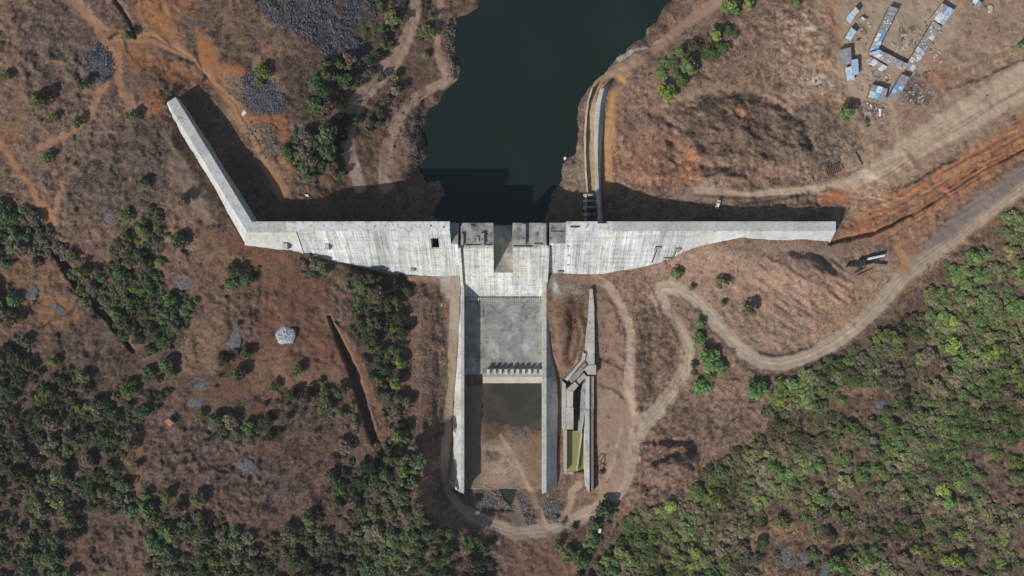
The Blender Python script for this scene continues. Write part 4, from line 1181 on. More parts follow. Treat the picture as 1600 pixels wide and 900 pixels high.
GS = 'sheds of the workers settlement'
shed('small pale cyan tin shed, uppermost left in the settlement', [(1328, 37), (1342.5, 17), (1336, 11), (1320, 30)], ['cyan', 'cyan', 'cyan', 'pale'], group=GS)
shed('single pale cyan tin shed just above the grey and blue sheds', [(1329, 64), (1339, 49), (1329.5, 43), (1320, 59)], ['cyan', 'cyan', 'cyan'], group=GS)
shed('tiny grey hut beside the uppermost cyan shed', [(1347, 35), (1351.5, 30), (1347, 26), (1341, 30)], ['tan', 'pale'], 'hut', 1.8, 0.2, group=GS)
shed('mauve grey tin shed at the left edge of the settlement', [(1316, 103), (1331, 98.5), (1329, 74), (1311, 78)], ['mauve', 'grey', 'mauve'], rows=2, group=GS)
shed('sky blue tin shed joined to the mauve grey shed', [(1332, 118), (1342.5, 116), (1340, 92), (1330, 94)], ['lblue', 'lblue'], rows=2, group=GS)
shed('pale cyan tin shed below the sky blue shed', [(1324, 127), (1336, 124.5), (1332, 103), (1320, 106)], ['cyan', 'cyan'], rows=3, wall_h=2.3, group=GS)
shed('long grey barrack with bright blue and white tarpaulins on its lower end', [(1358, 80), (1390.5, 9), (1403, 14), (1372, 77)], [['lblue', 'blue'], ['beige', 'pale'], ['pale', 'blue'], ['pale', 'blue'], 'grey', 'grey', 'grey', 'grey', 'grey', 'grey'], rows=2, stones=26, group=GS)
shed('grey cross barrack joining the two long barracks', [(1357, 83), (1412, 113), (1419, 101), (1372.5, 77.5)], [['lblue', 'lblue'], ['pale', 'grey'], 'grey', 'tan', 'grey', 'grey', 'tan'], rows=2, stones=34, group=GS)
shed('low pale lean-to along the lower side of the cross barrack', [(1351, 96), (1378, 112), (1386, 104.5), (1358.5, 88)], ['tan', 'pale', 'tan', 'pale'], wall_h=2.0, pitch=0.3, stones=18, group=GS)
shed('long patched barrack with white and mauve roof scraps on the right', [(1427, 112), (1471, 41), (1458, 32), (1414, 104)],
     [['pale', 'tan'], ['tan', 'pale'], ['pale', 'tan'], ['lblue', 'pale'], ['mauve', 'mauve'], ['mauve', 'tan'], ['pale', 'tan'], ['tan', 'grey'], ['grey', 'tan']], stones=70, group=GS)
shed('wide patched shed with white and blue roof at the head of the right barrack', [(1453, 28), (1474, 39), (1491, 16), (1472, 5)], [['grey', 'tan'], ['pale', 'grey'], ['pale', 'lblue'], ['lblue', 'lblue']], stones=30, group=GS)
shed('grey blue shed with a blue patch, lowest on the right', [(1388, 152), (1409, 115), (1421, 121), (1400, 157.5)], [['mauve', 'mauve'], ['lblue', 'mauve'], ['blue', 'lblue'], ['mauve', 'grey'], ['mauve', 'mauve']], stones=8, group=GS)
shed('bright cyan and white tin shed beside the big green tree', [(1356, 152), (1382, 158), (1387, 139), (1362, 132)], [['cyan', 'mauve'], ['teal', 'cyan'], ['mauve', 'mauve']], stones=6, group=GS)
shed('pale sheet shed cut by the top edge of the picture', [(1519, 2), (1529, 12), (1534, 6), (1524, -6)], ['cyan', 'mauve'], wall_h=2.0, group=GS)
shed('small tiled hut with a terracotta roof in the left wood', [(257, 658), (265, 667), (273, 661), (264, 653)], ['tan', 'tan'], 'hut', 2.2, 0.6)
for ch in bpy.data.objects:
    if ch.parent and ch.parent.get('label', '').startswith('small tiled hut') and ch.name.startswith('roof_sheet'):
        ch.data.materials[0] = M['terracotta']


def slab_thing(name, label, cat, pts, h, mat, group=None):
    zb = min(gz(x, y) for x, y in pts)
    p = [W(x, y, zb + h) for x, y in pts]
    org = Vector((sum(a_.x for a_ in p) / len(p), sum(a_.y for a_ in p) / len(p), zb))
    n = len(p); mb = MB(org)
    c = Vector((org.x, org.y, zb + h))
    inner = [c + (a_ - c) * 0.86 for a_ in p]
    mb.loft([[Vector((a_.x, a_.y, zb - 0.3)) for a_ in p], [a_ - Vector((0, 0, h * 0.3)) for a_ in p], inner])
    o = mb.build(name, M[mat]); o.location = org
    return put(o, label, cat, group)


slab_thing('white_sheet', 'white plank lying below the bright cyan shed', 'sheet', [(1355.5, 160), (1363, 164.5), (1362, 166.5), (1354.5, 161.5)], 0.5, 'white')
slab_thing('water_tank', 'upright white tank beside the dry brush below the sheds', 'tank', [(1374.5, 169), (1377.5, 169), (1377, 181), (1374, 181)], 1.2, 'white')
slab_thing('rock', 'cream coloured boulder above the wide dirt track', 'rock', [(1545, 8), (1549, 7), (1552, 10), (1551.5, 18), (1547, 19.5), (1544.5, 16.5), (1546, 13)], 1.0, 'roof_beige')
slab_thing('concrete_slab', 'loose white concrete slab beside the rubble near the wing wall', 'slab', [(377, 178), (381, 170.5), (385.5, 176), (380, 181.5)], 0.7, 'white')
slab_thing('concrete_slab', 'loose white slab at the dark lower edge of the shadow left of the dam', 'slab', [(476, 303), (482, 304), (483, 307), (477, 307)], 0.5, 'white')
slab_thing('sand_heap', 'pile of white rubble at the toe of the left bank', 'heap', [(674, 466), (680, 467), (692, 475), (692, 480), (682, 474), (675, 471)], 0.8, 'pale_rock')
slab_thing('rock', 'white rock standing in the lake near the right bank', 'rock', [(880.5, 246), (884, 244), (885.5, 248), (882, 250.5)], 2.2, 'white')

# ------------------------------------------------------------------ vehicles, pipes and steel
def vehicle(name, label, cat, tail, nose, width, body_h, cab, bodymat):
    """a small road vehicle from its tail to its nose pixel"""
    zb = gz(*tail) + 0.02
    a_ = W(*tail, zb + body_h); b_ = W(*nose, zb + body_h)
    L = (b_ - a_).length; ang = math.atan2(b_.y - a_.y, b_.x - a_.x)
    t = empty(name, ((a_.x + b_.x) / 2, (a_.y + b_.y) / 2, zb)); t.rotation_euler.z = ang
    put(t, label, cat)
    h = L / 2; w_ = width / 2
    def sec(x, pts): return [(x, y, z) for y, z in pts]
    mb = MB()
    bodyp = lambda k, z: [(-w_ * k, 0.35), (-w_ * k, z * 0.8), (-w_ * k * 0.9, z), (w_ * k * 0.9, z), (w_ * k, z * 0.8), (w_ * k, 0.35)]
    mb.loft([sec(-h, bodyp(.9, body_h * .55)), sec(-h * .93, bodyp(1, body_h * .62)), sec(h * .5, bodyp(1, body_h * .62)), sec(h * .93, bodyp(.97, body_h * .52)), sec(h, bodyp(.85, body_h * .42))])
    mb.build('body', M[bodymat], t)
    mb = MB(); c0, c1 = cab
    zz0 = body_h * .6
    mb.loft([sec(-h * c0, [(-w_ * .9, zz0), (-w_ * .82, zz0 + .1), (w_ * .82, zz0 + .1), (w_ * .9, zz0)]), sec(-h * c0 * .85, [(-w_ * .9, zz0), (-w_ * .76, body_h * .97), (w_ * .76, body_h * .97), (w_ * .9, zz0)]),
             sec(h * c1 * .5, [(-w_ * .9, zz0), (-w_ * .76, body_h * .97), (w_ * .76, body_h * .97), (w_ * .9, zz0)]), sec(h * c1, [(-w_ * .9, zz0), (-w_ * .84, zz0 + .1), (w_ * .84, zz0 + .1), (w_ * .9, zz0)])])
    cabin = mb.build('window', M['glass'], t)
    mb = MB(); mb.prism([(-h * c0 * .84, -w_ * .78, body_h), (h * c1 * .5, -w_ * .78, body_h), (h * c1 * .5, w_ * .78, body_h), (-h * c0 * .84, w_ * .78, body_h)], body_h * .965)
    mb.build('roof', M[bodymat], t)
    for sx in (-.6, .62):
        for sy in (-1, 1):
            mb = MB(); mb.tube((h * sx, sy * (w_ - .22), .33), (h * sx, sy * (w_ + .01), .33), .33, n=12); mb.build('wheel', M['tyre'], t)
    for sy in (-1, 1):
        mb = MB(); mb.box((h * .985, sy * w_ * .6, body_h * .38), (.1, .35, .16)); mb.build('headlight', M['white'], t)
    return t


vehicle('parked_car', 'white car parked at the edge of the dam shadow', 'car', (1120.3, 325), (1125, 312.5), 2.0, 1.6, (.85, .45), 'white')
vehicle('parked_van', 'white van standing under trees below the outlet yard', 'van', (936.5, 834), (938.5, 822.5), 2.1, 2.3, (.9, .75), 'white')


def pipe_thing(name, label, cat, a_, b_, r, mat, group=None, up=0.0):
    za = gz(*a_) + r + up; zb = gz(*b_) + r + up
    p, q = W(*a_, za), W(*b_, zb)
    mb = MB(p); mb.tube(p, q, r, n=10)
    o = mb.build(name, M[mat]); o.location = p
    return put(o, label, cat, group)


for i in range(8):
    x = 1289.5 + i * 2.75; y = 262.5 - i * 1.05
    pipe_thing('steel_pipe', 'rusty steel pipe in the row beside the dirt track above the dam', 'pipe', (x + R.uniform(-.3, .3), y + R.uniform(-.6, .6)), (x + 4.2, y + 13 + R.uniform(-1, 1)), 0.42, 'rust', 'rusty pipes laid side by side')
pipe_thing('steel_pipe', 'rusty pipe lying a little apart at the right end of the pipe row', 'pipe', (1311, 253.5), (1318, 263.5), 0.4, 'rust')
pipe_thing('steel_pole', 'thin black pole lying on grey rubble above the pipe row', 'pole', (1337, 238.5), (1347.5, 257), 0.35, 'steel')
pipe_thing('steel_pipe', 'upper of two rusty pipes below the steel truss', 'pipe', (1335, 427), (1351, 418.5), 0.4, 'rust')
pipe_thing('steel_pipe', 'lower of two rusty pipes below the steel truss', 'pipe', (1339.5, 430.5), (1363.5, 419), 0.35, 'rust')
# lifting truss lying on the ground
TO = G(1350, 412)
tr_ = empty('steel_truss', TO); put(tr_, 'dark steel lifting truss with a white beam beside the road', 'truss')


def tbar(a_, b_, r, up, mat='steel', name='bar'):
    z = TO.z + up
    mb = MB(TO); mb.tube(W(*a_, z), W(*b_, z), r, n=6); return mb.build(name, M[mat], tr_)


tbar((1323.5, 414.5), (1342, 415.5), 0.75, 1.6, name='chord'); tbar((1323.5, 414.5), (1322.8, 419), 0.5, 1.2); tbar((1342, 416), (1363, 410.3), 0.5, 1.4, name='chord')
tbar((1363, 410.3), (1385.5, 412.5), 0.45, 1.3, name='chord'); tbar((1342, 408.5), (1354, 406), 0.8, 1.8, name='chord'); tbar((1354, 406), (1376.5, 403.5), 0.45, 1.6, name='chord')
tbar((1341, 410), (1341, 417), 0.5, 1.6); tbar((1345.5, 408), (1345.5, 415.5), 0.6, 1.8); tbar((1351, 406.5), (1351, 414), 0.55, 1.8); tbar((1370, 403.5), (1370, 410.5), 0.5, 1.6)
tbar((1343, 416), (1343.5, 421.5), 0.45, 1.0); tbar((1356, 404.3), (1382, 398.8), 0.75, 2.2, 'white', 'beam'); tbar((1355, 402.8), (1382.5, 396.8), 0.4, 2.2)
# small gantry beside the flume
SO = G(937, 730)
sg = empty('steel_gantry', SO); put(sg, 'dark steel gantry leaning against the outer flume wall', 'gantry')
def gbar(a_, za, b_, zb, r=0.28):
    mb = MB(SO); mb.tube(W(*a_, SO.z + za), W(*b_, SO.z + zb), r, n=6); mb.build('bar', M['steel'], sg)
gbar((931, 721), 4.2, (939, 720), 4.2); gbar((939, 720), 4.2, (939, 730), 3.4); gbar((931, 735), 4.0, (940, 736.5), 3.6); gbar((939, 730), 3.4, (936, 740), 2.6)
for a_ in ((931, 721), (939, 720), (931, 735), (940, 736.5)): gbar(a_, 4.0, (a_[0] - 0.3, a_[1]), 0.0)
mb = MB(SO); mb.box(tuple(W(941, 738, SO.z + 1.2) - Vector((0, 0, 0))), (2.2, 2.0, 1.8)); mb.build('hoist', M['steel'], sg)

# scraps strewn about the yards: one object, nobody could count them
def scraps(name, label, areas, n, seed):
    r = np.random.default_rng(seed); P = []
    for (cx, cy, rx, ry, k) in areas:
        P += [(cx + rx * r.normal() * .5, cy + ry * r.normal() * .5) for _ in range(int(n * k))]
    Vs = []; Fs = []; Cs = []
    pal = [(.5, .49, .47), (.34, .32, .29), (.36, .40, .45), (.14, .12, .11), (.42, .36, .30), (.3, .26, .22), (.09, .08, .08), (.2, .17, .14)]
    for x, y in P:
        c = wpts_(x, y); sx, sy, h = r.uniform(.2, 0.95), r.uniform(.15, .55), r.uniform(.12, .5); a_ = r.uniform(0, 6.3)
        ca, sa = math.cos(a_), math.sin(a_); b0 = len(Vs)
        for z in (-.1, h):
            for u, v in ((-sx, -sy), (sx, -sy), (sx, sy), (-sx, sy)):
                Vs.append((c[0] + u * ca - v * sa, c[1] + u * sa + v * ca, c[2] + z))
        Fs += [[b0 + i for i in f] for f in ((0, 3, 2, 1), (4, 5, 6, 7), (0, 1, 5, 4), (1, 2, 6, 5), (2, 3, 7, 6), (3, 0, 4, 7))]
        Cs += [pal[r.integers(len(pal))]] * 8
    me = np_mesh(name, np.array(Vs), np.array(Fs), M['rubble'], 'tint', np.array(Cs))
    o = bpy.data.objects.new(name, me); C.objects.link(o)
    return put(o, label, 'debris', kind='stuff')


def wpts_(x, y):
    p = G(x, y); return (p.x, p.y, p.z)


scraps('debris', 'scraps, planks and rubbish strewn about the settlement yards', [(1445, 75, 26, 40, .25), (1372, 118, 30, 12, .18), (1370, 172, 24, 12, .14), (1432, 148, 26, 22, .16), (1405, 70, 26, 30, .12), (1345, 45, 14, 30, .08), (1275, 128, 18, 10, .07)], 300, 5)

# pale rock outcrops in the fields
def outcrop(label, x, y, rx, ry, rot, h, mat):
    zb = gz(x, y); c = W(x, y, zb); n = 26; ca, sa = math.cos(math.radians(-rot)), math.sin(math.radians(-rot))
    radii = [R.uniform(0.7, 1.15) for _ in range(n)]
    radii = [(radii[i - 1] + 2 * radii[i] + radii[(i + 1) % n]) / 4 for i in range(n)]
    if mat == 'grey_rock' and h < 1: h = h * 0.45
    rings = []
    for k, (f, z) in enumerate(((1.08, -0.8), (1.0, 0.12), (0.8, 0.55), (0.52, 0.85), (0.22, 0.95))):
        rg = []
        for i in range(n):
            a_ = 2 * math.pi * i / n; rr = radii[i] * f * R.uniform(0.96, 1.04)
            u, v = math.cos(a_) * rx * PXM * rr, math.sin(a_) * ry * PXM * rr
            rg.append((u * ca - v * sa, u * sa + v * ca, (z * R.uniform(0.6, 1.2)) * h))
        rings.append(rg)
    mb = MB(); mb.loft(rings)
    o = mb.build('rock_outcrop', M[mat]); o.location = c
    return put(o, label, 'rock')


outcrop('large pale grey rock outcrop in the bare red field', 447, 523, 15, 14, 0, 1.3, 'pale_rock')
outcrop('blue grey rock outcrop near the left edge of the picture', 43, 456, 17, 14, 30, 0.9, 'grey_rock')
outcrop('narrow pale rock streak below the left edge outcrop', 92, 484, 14, 6, 40, 0.5, 'grey_rock')
outcrop('dull grey rock outcrop in the dry scrub field at lower left', 385, 728, 12, 14, 0, 0.7, 'grey_rock')
outcrop('small pale outcrop at the bottom edge in the wood', 642, 890, 9, 11, 0, 0.7, 'pale_rock')
outcrop('flat grey rock in the brown scrub left of the wing wall', 174, 341, 13, 7, 0, 0.4, 'grey_rock')
outcrop('flat grey rock beside the hedge in the left fields', 312, 600, 13, 9, 20, 0.4, 'grey_rock')
outcrop('flat grey rock just above the small tiled hut', 304, 628, 14, 8, 0, 0.4, 'grey_rock')
outcrop('flat mauve grey rock shelf left of the bare red field', 362, 524, 15, 22, -20, 0.4, 'grey_rock')
outcrop('flat grey rock shelf under the lone trees left of the dam toe', 288, 440, 14, 12, 0, 0.4, 'grey_rock')
outcrop('dark round rock shelf in the clearing at bottom right', 1233, 867, 13, 19, 0, 0.5, 'grey_rock')
outcrop('narrow grey rock shelf beside the dark round one', 1258, 866, 8, 15, 0, 0.5, 'grey_rock')
outcrop('grey rock shelf cut by the bottom edge of the picture', 1283, 893, 13, 13, 0, 0.5, 'grey_rock')
outcrop('grey stones in the reddish gap of the right hand wood', 1378, 632, 11, 6, 10, 0.5, 'grey_rock')
outcrop('dark boulder with a pale top in the right hand wood', 1365, 686, 9, 8, 0, 2.2, 'grey_rock')
outcrop('pale rock among dry scrub at far bottom right', 1492, 888, 12, 8, 0, 0.5, 'grey_rock')

# ------------------------------------------------------------------ loose rubble (nobody could count it)
ico_v = []; ph = (1 + 5 ** .5) / 2
for a_, b_ in ((-1, ph), (1, ph), (-1, -ph), (1, -ph)): ico_v.append((a_, b_, 0))
for a_, b_ in ((-1, ph), (1, ph), (-1, -ph), (1, -ph)): ico_v.append((0, a_, b_))
for a_, b_ in ((ph, -1), (ph, 1), (-ph, -1), (-ph, 1)): ico_v.append((a_, 0, b_))
ICO = np.array(ico_v) / math.hypot(1, ph)
ICOF = np.array([(0,11,5),(0,5,1),(0,1,7),(0,7,10),(0,10,11),(1,5,9),(5,11,4),(11,10,2),(10,7,6),(7,1,8),(3,9,4),(3,4,2),(3,2,6),(3,6,8),(3,8,9),(4,9,5),(2,4,11),(6,2,10),(8,6,7),(9,8,1)])


def wpts(x, y, up=0.0):
    z = look(Z, x, y) + up; k = PXM * (HC - z) / HC
    return np.stack([(x - 800) * k, (450 - y) * k, z], -1)


def rubble(name, label, areas, n, smin, smax, c0, c1):
    xs = []; ys = []
    while len(xs) < n:
        p = areas[rng.integers(len(areas))]
        a_ = np.array(p, float)
        x = rng.uniform(a_[:, 0].min(), a_[:, 0].max(), 400); y = rng.uniform(a_[:, 1].min(), a_[:, 1].max(), 400)
        ins = np.zeros(400, bool)
        for i in range(len(p)):
            ax_, ay_ = p[i]; bx_, by_ = p[(i + 1) % len(p)]
            ins ^= ((ay_ > y) != (by_ > y)) & (x < (bx_ - ax_) * (y - ay_) / (by_ - ay_ + 1e-12) + ax_)
        keep = ins & (fbm(x, y, 14, 2, 201) > 0.4)
        xs += list(x[keep]); ys += list(y[keep])
    x = np.array(xs[:n]) + rng.normal(size=n) * 2.5; y = np.array(ys[:n]) + rng.normal(size=n) * 2.5
    c = wpts(x, y)
    s = smin + (smax - smin) * rng.random(n) ** 2.2
    v = ICO[None] * (1 + rng.uniform(-.28, .28, (n, 12, 1))) * s[:, None, None] * rng.uniform(.7, 1.25, (n, 1, 3))
    v = v + c[:, None, :] + np.array([0, 0, 0.15]) * s[:, None, None]
    f = ICOF[None] + (np.arange(n) * 12)[:, None, None]
    t = rng.random((n, 1, 1)) * rng.uniform(.75, 1.2, (n, 1, 1))
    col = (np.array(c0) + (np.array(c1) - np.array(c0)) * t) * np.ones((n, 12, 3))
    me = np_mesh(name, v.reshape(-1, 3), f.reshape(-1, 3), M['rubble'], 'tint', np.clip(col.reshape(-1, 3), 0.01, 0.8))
    o = bpy.data.objects.new(name, me); C.objects.link(o)
    return put(o, label, 'rubble', kind='stuff')


rubble('rubble', 'dark blue grey rubble fields between the wing wall and the lake road', [RUB[0], RUB[0], RUB[0], RUB[1], RUB[2]], 11000, 0.16, 0.6, (0.05, 0.05, 0.06), (0.19, 0.19, 0.215))
rubble('rubble', 'grey riprap stones below the end of the stilling basin', [((724,768),(778,766),(802,792),(795,800),(752,796),(733,785)), ((724,768),(778,766),(802,792),(795,800),(752,796),(733,785)), ((806,770),(820,772),(832,812),(826,820),(812,800)), ((853,780),(872,790),(868,818),(859,812))], 2800, 0.18, 0.55, (0.07, 0.065, 0.06), (0.33, 0.31, 0.295))
rubble('rubble', 'brown and pale stones along the lake shores', [((700,26),(718,26),(712,60),(718,118),(700,138),(700,80)), ((640,190),(664,180),(668,250),(650,262)), ((925,120),(965,84),(1012,56),(1040,20),(1046,30),(1010,66),(968,98)), ((872,290),(904,232),(912,240),(912,290)), ((600,140),(700,150),(640,280),(600,280))], 2600, 0.15, 0.5, (0.11, 0.085, 0.075), (0.30, 0.255, 0.225))
rubble('rubble', 'broken stones strewn over the construction slopes', [((650,440),(694,470),(690,640),(655,640)), ((960,470),(1060,480),(1068,560),(1000,650),(985,560)), ((1000,690),(1090,690),(1080,780),(1000,790)), ((960,200),(1090,200),(1100,290),(960,280)), ((1180,400),(1400,400),(1300,530),(1180,520)), ((870,440),(910,440),(912,570),(875,570)), ((1100,600),(1190,600),(1150,700),(1050,720)), ((1290,170),(1440,170),(1330,280),(1260,290))], 4200, 0.12, 0.42, (0.12, 0.095, 0.08), (0.33, 0.28, 0.24))
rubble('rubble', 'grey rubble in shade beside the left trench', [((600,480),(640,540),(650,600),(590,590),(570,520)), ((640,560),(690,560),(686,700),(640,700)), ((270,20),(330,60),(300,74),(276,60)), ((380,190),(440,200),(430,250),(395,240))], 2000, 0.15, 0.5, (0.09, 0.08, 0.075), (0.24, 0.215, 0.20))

# ------------------------------------------------------------------ trees
def crown_arrays(seed, leaves, lobes, flat_=0.8):
    """unit crown (radius about 1, base at 0): leaf-clump faces over several lobes, with a tint for each face"""
    r = np.random.default_rng(seed)
    lc = []; lr = []
    for i in range(lobes):
        a_ = 2 * math.pi * (i + r.uniform(-.3, .3)) / max(lobes - 1, 1); d = 0 if i == 0 else r.uniform(.38, .66)
        lc.append((d * math.cos(a_), d * math.sin(a_), r.uniform(.55, 1.0) * flat_ + (0.25 if i == 0 else 0))); lr.append(r.uniform(.30, .48))
    lc = np.array(lc); lr = np.array(lr)
    k = r.integers(lobes, size=leaves)
    u = r.normal(size=(leaves, 3)); u[:, 2] = np.abs(u[:, 2]) * 1.1 - 0.25; u /= np.linalg.norm(u, axis=1)[:, None]
    p = lc[k] + u * (lr[k] * r.uniform(.7, 1.12, leaves))[:, None]
    nrm = u * 0.6 + np.array([0, 0, 0.75]) + r.normal(size=(leaves, 3)) * 0.42; nrm /= np.linalg.norm(nrm, axis=1)[:, None]
    t1 = np.cross(nrm, r.normal(size=(leaves, 3))); t1 /= np.linalg.norm(t1, axis=1)[:, None]
    t2 = np.cross(nrm, t1)
    s = r.uniform(.075, .155, leaves)[:, None]; q = r.uniform(.55, 1.0, leaves)[:, None]
    V_ = np.stack([p - t1 * s - t2 * s * q * .6, p + t1 * s * .7 - t2 * s * q, p + t1 * s + t2 * s * q * .8, p - t1 * s * .6 + t2 * s * q], 1)
    lob = r.uniform(.8, 1.2, lobes)[k]
    tint = (lob * r.uniform(.7, 1.3, leaves))[:, None] * np.array([1, 1, 1]) + r.normal(size=(leaves, 3)) * np.array([.07, .04, .03])
    return V_, np.clip(tint, .3, 2.0)


def crown_mesh(name, V_, tint):
    n = len(V_)
    return np_mesh(name, V_.reshape(-1, 3), np.arange(n * 4).reshape(n, 4), M['foliage'], 'tint', np.repeat(tint, 4, 0))


def trunk_mesh(seed):
    r = random.Random(seed); mb = MB()
    mb.tube((0, 0, -0.3), (0.03, 0.02, 0.45), .085, .06, 6)
    for i in range(4):
        a_ = i * 1.57 + r.uniform(-.4, .4)
        mb.tube((0.03, 0.02, 0.40), (0.45 * math.cos(a_), 0.45 * math.sin(a_), .75 + r.uniform(-.1, .2)), .045, .015, 5)
    o = mb.build('trunk', M['bark']); me = o.data
    bpy.data.objects.remove(o)
    return me


CRA = [crown_arrays(300 + i, 330, [5, 6, 7, 8][i % 4]) for i in range(10)]
CRM = [crown_mesh('crown', *c) for c in CRA]
TRM = [trunk_mesh(i) for i in range(4)]
GREEN_D = [np.array(c) for c in ((.085, .130, .060), (.070, .112, .055), (.108, .132, .058), (.118, .124, .076), (.096, .104, .076), (.125, .178, .050), (.130, .112, .090))]
GREEN_O = [np.array(c) for c in ((.105, .145, .058), (.092, .142, .055), (.135, .148, .070), (.145, .135, .088), (.100, .122, .068), (.150, .195, .055), (.150, .122, .100))]
GREEN_O = [c * np.array([1.44, 1.38, 1.18]) for c in GREEN_O]; GREEN_D = [c * np.array([1.18, 1.08, 0.98]) for c in GREEN_D]


def tree(x, y, rpx, col, label, group, name='broadleaf_tree', var=None, hk=1.0):
    """one tree, crown radius in px"""
    i = R.randrange(len(CRM)) if var is None else var
    r_ = rpx * PXM
    base = G(x, y)
    h_ = r_ * 1.15 * hk
    base = W(x, y, gz(x, y) + h_ * 0.8); base.z = gz(x, y)      # the crown shows at (x, y)
    t = empty(name, base); t.rotation_euler.z = R.uniform(0, 6.28)
    put(t, label, 'tree', group)
    for nm, me, sc in (('trunk', TRM[i % 4], (r_ * 1.2, r_ * 1.2, h_)), ('crown', CRM[i], (r_, r_, h_))):
        o = bpy.data.objects.new(nm, me); C.objects.link(o); o.parent = t; o.scale = sc
        if nm == 'crown': o.color = (*[float(v) for v in col], 1)
    return t


def scatter(arr, rad, n_try, seed, pack):
    """seeded dart throwing on a density map; returns x, y, radius"""
    r = np.random.default_rng(seed)
    X = r.uniform(-60, 1660, n_try); Y = r.uniform(-60, 960, n_try)
    d = look(arr, X, Y); keep = r.random(n_try) < np.clip(d, 0, 1) ** 1.3
    X, Y, d = X[keep], Y[keep], d[keep]
    cell = 12.0; grid = {}; out = []
    for x, y, q in zip(X, Y, d):
        if look(Z, x, y) < 0.6 and 640 < x < 1060 and y < 350: continue
        rr = rad[0] + (rad[1] - rad[0]) * r.random() ** 2.4
        ci, cj = int(x // cell), int(y // cell); ok = True
        for a_ in range(ci - 2, ci + 3):
            for b_ in range(cj - 2, cj + 3):
                for (x2, y2, r2) in grid.get((a_, b_), ()):
                    if (x - x2) ** 2 + (y - y2) ** 2 < (pack * (rr + r2)) ** 2: ok = False; break
                if not ok: break
            if not ok: break
        if ok:
            grid.setdefault((ci, cj), []).append((x, y, rr)); out.append((x, y, rr))
    return out


LONE = [  # trees that stand alone, each with its own label
    (278, 376, 13, 1, 'dark lone tree casting a long shadow right of the left wood'), (370, 585, 12, 1, 'dark blue green tree with a long shadow by the flat rocks'), (464, 580, 10, 5, 'bright green tree alone in the bare red field'),
    (428, 604, 9, 0, 'small dark tree at the lower left corner of the bare red field'), (505, 612, 8, 0, 'small tree above the trench between two others'), (530, 612, 12, 1, 'green tree on the left lip of the trench'),
    (1057, 427, 10, 0, 'round dark green tree just below the right half of the dam'), (1130, 441, 11, 3, 'olive tree on the slope above the hairpin bend'), (1082, 449, 6, 0, 'tiny tree inside the top of the hairpin bend'),
    (1170, 486, 14, 3, 'loose green tree on the slope inside the road loop'), (1130, 475, 6, 0, 'tiny dark tree between the hairpin and the road loop'), (1183, 610, 17, 0, 'big bright tree alone right of the winding road'),
    (1110, 560, 20, 0, 'largest of the bright trees inside the winding road'), (1096, 604, 15, 0, 'bright tree just below the largest one inside the winding road'), (1128, 575, 11, 0, 'bright tree touching the right side of the largest one'),
    (1092, 530, 11, 3, 'olive tree at the upper end of the group inside the winding road'), (1096, 505, 9, 3, 'uppermost small tree of the group inside the winding road'), (1322, 176, 13, 0, 'big green tree at the lower left of the settlement'),
    (1043, 142, 15, 5, 'bright green tree beside the shore road bend'), (1077, 104, 13, 1, 'dark tree above the bright one by the shore road'), (1063, 80, 10, 1, 'small dark tree close to the shore road'), (1120, 54, 11, 5, 'yellow green tree uphill of the shore road'),
    (1142, 8, 15, 0, 'green tree at the top edge right of the shore road'), (1170, 6, 10, 5, 'bright small tree at the top edge right of the shore road'), (1246, 4, 7, 0, 'small green tree at the top edge above the dry slope'),
    (948, 797, 16, 1, 'large dark tree beside the lower road junction'), (930, 818, 15, 1, 'dark tree left of the white van'), (873, 852, 9, 0, 'small round tree below the lower road'), (1598, 72, 8, 0, 'dark tree at the right edge above the dirt track'),
    (125, 131, 10, 0, 'small green bush left of the round rubble heap'), (60, 153, 14, 2, 'olive bush in the dry grass at upper left'), (83, 182, 7, 5, 'bright small bush in the dry grass at upper left'), (10, 116, 8, 0, 'small bush at the left edge in dry grass'),
    (198, 54, 9, 2, 'olive bush beside the dark ditch at upper left'), (72, 246, 9, 5, 'light bush above the orange path at far left'), (220, 285, 10, 2, 'olive tree in brown scrub left of the wing wall'), (286, 313, 10, 3, 'grey green tree close to the wing wall'),
    (408, 110, 12, 5, 'yellow green tree beside the orange heap'), (405, 128, 8, 2, 'olive bush below the yellow green tree'), (510, 210, 17, 0, 'big dark tree in the grove above the left dam'), (512, 235, 15, 1, 'dark tree at the lower edge of the grove above the left dam'),
    (205, 180, 10, 2, 'olive bush where the left paths meet'), (120, 190, 9, 2, 'dull bush on the left path'), (575, 205, 7, 1, 'small dark tree at the lower end of the strip between the two lake roads'), (263, 147, 5, 0, 'tiny bush at the upper end of the wing wall'),
    (622, 682, 11, 5, 'bright tree beside the lower end of the orange path'), (630, 738, 10, 5, 'bright tree at the edge of the shaded lower bank'), (617, 600, 11, 5, 'bright tree in the middle of the strip along the trench path'), (1498, 875, 12, 5, 'bright green bush among dry scrub at far bottom right'),
    (1432, 860, 9, 5, 'bright bush in dry scrub near the bottom edge'), (1307, 883, 15, 1, 'dark round tree on the clearing at bottom right'), (1272, 793, 8, 5, 'yellow green tree glowing in the right hand wood'), (1415, 776, 8, 5, 'yellow green bush on the lower edge of the right hand wood')]
occupied = [(x, y, r_) for x, y, r_, _, _ in LONE]
for x, y, r_, c, lab in LONE:
    pal = GREEN_D if x < 1000 else GREEN_O
    near = 1085 < x < 1190 and 500 < y < 620
    tree(x, y, r_, (np.array((.135, .235, .075)) if near else pal[c]) * R.uniform(1.0, 1.2), lab, None, hk=0.7 if near else 1.0)


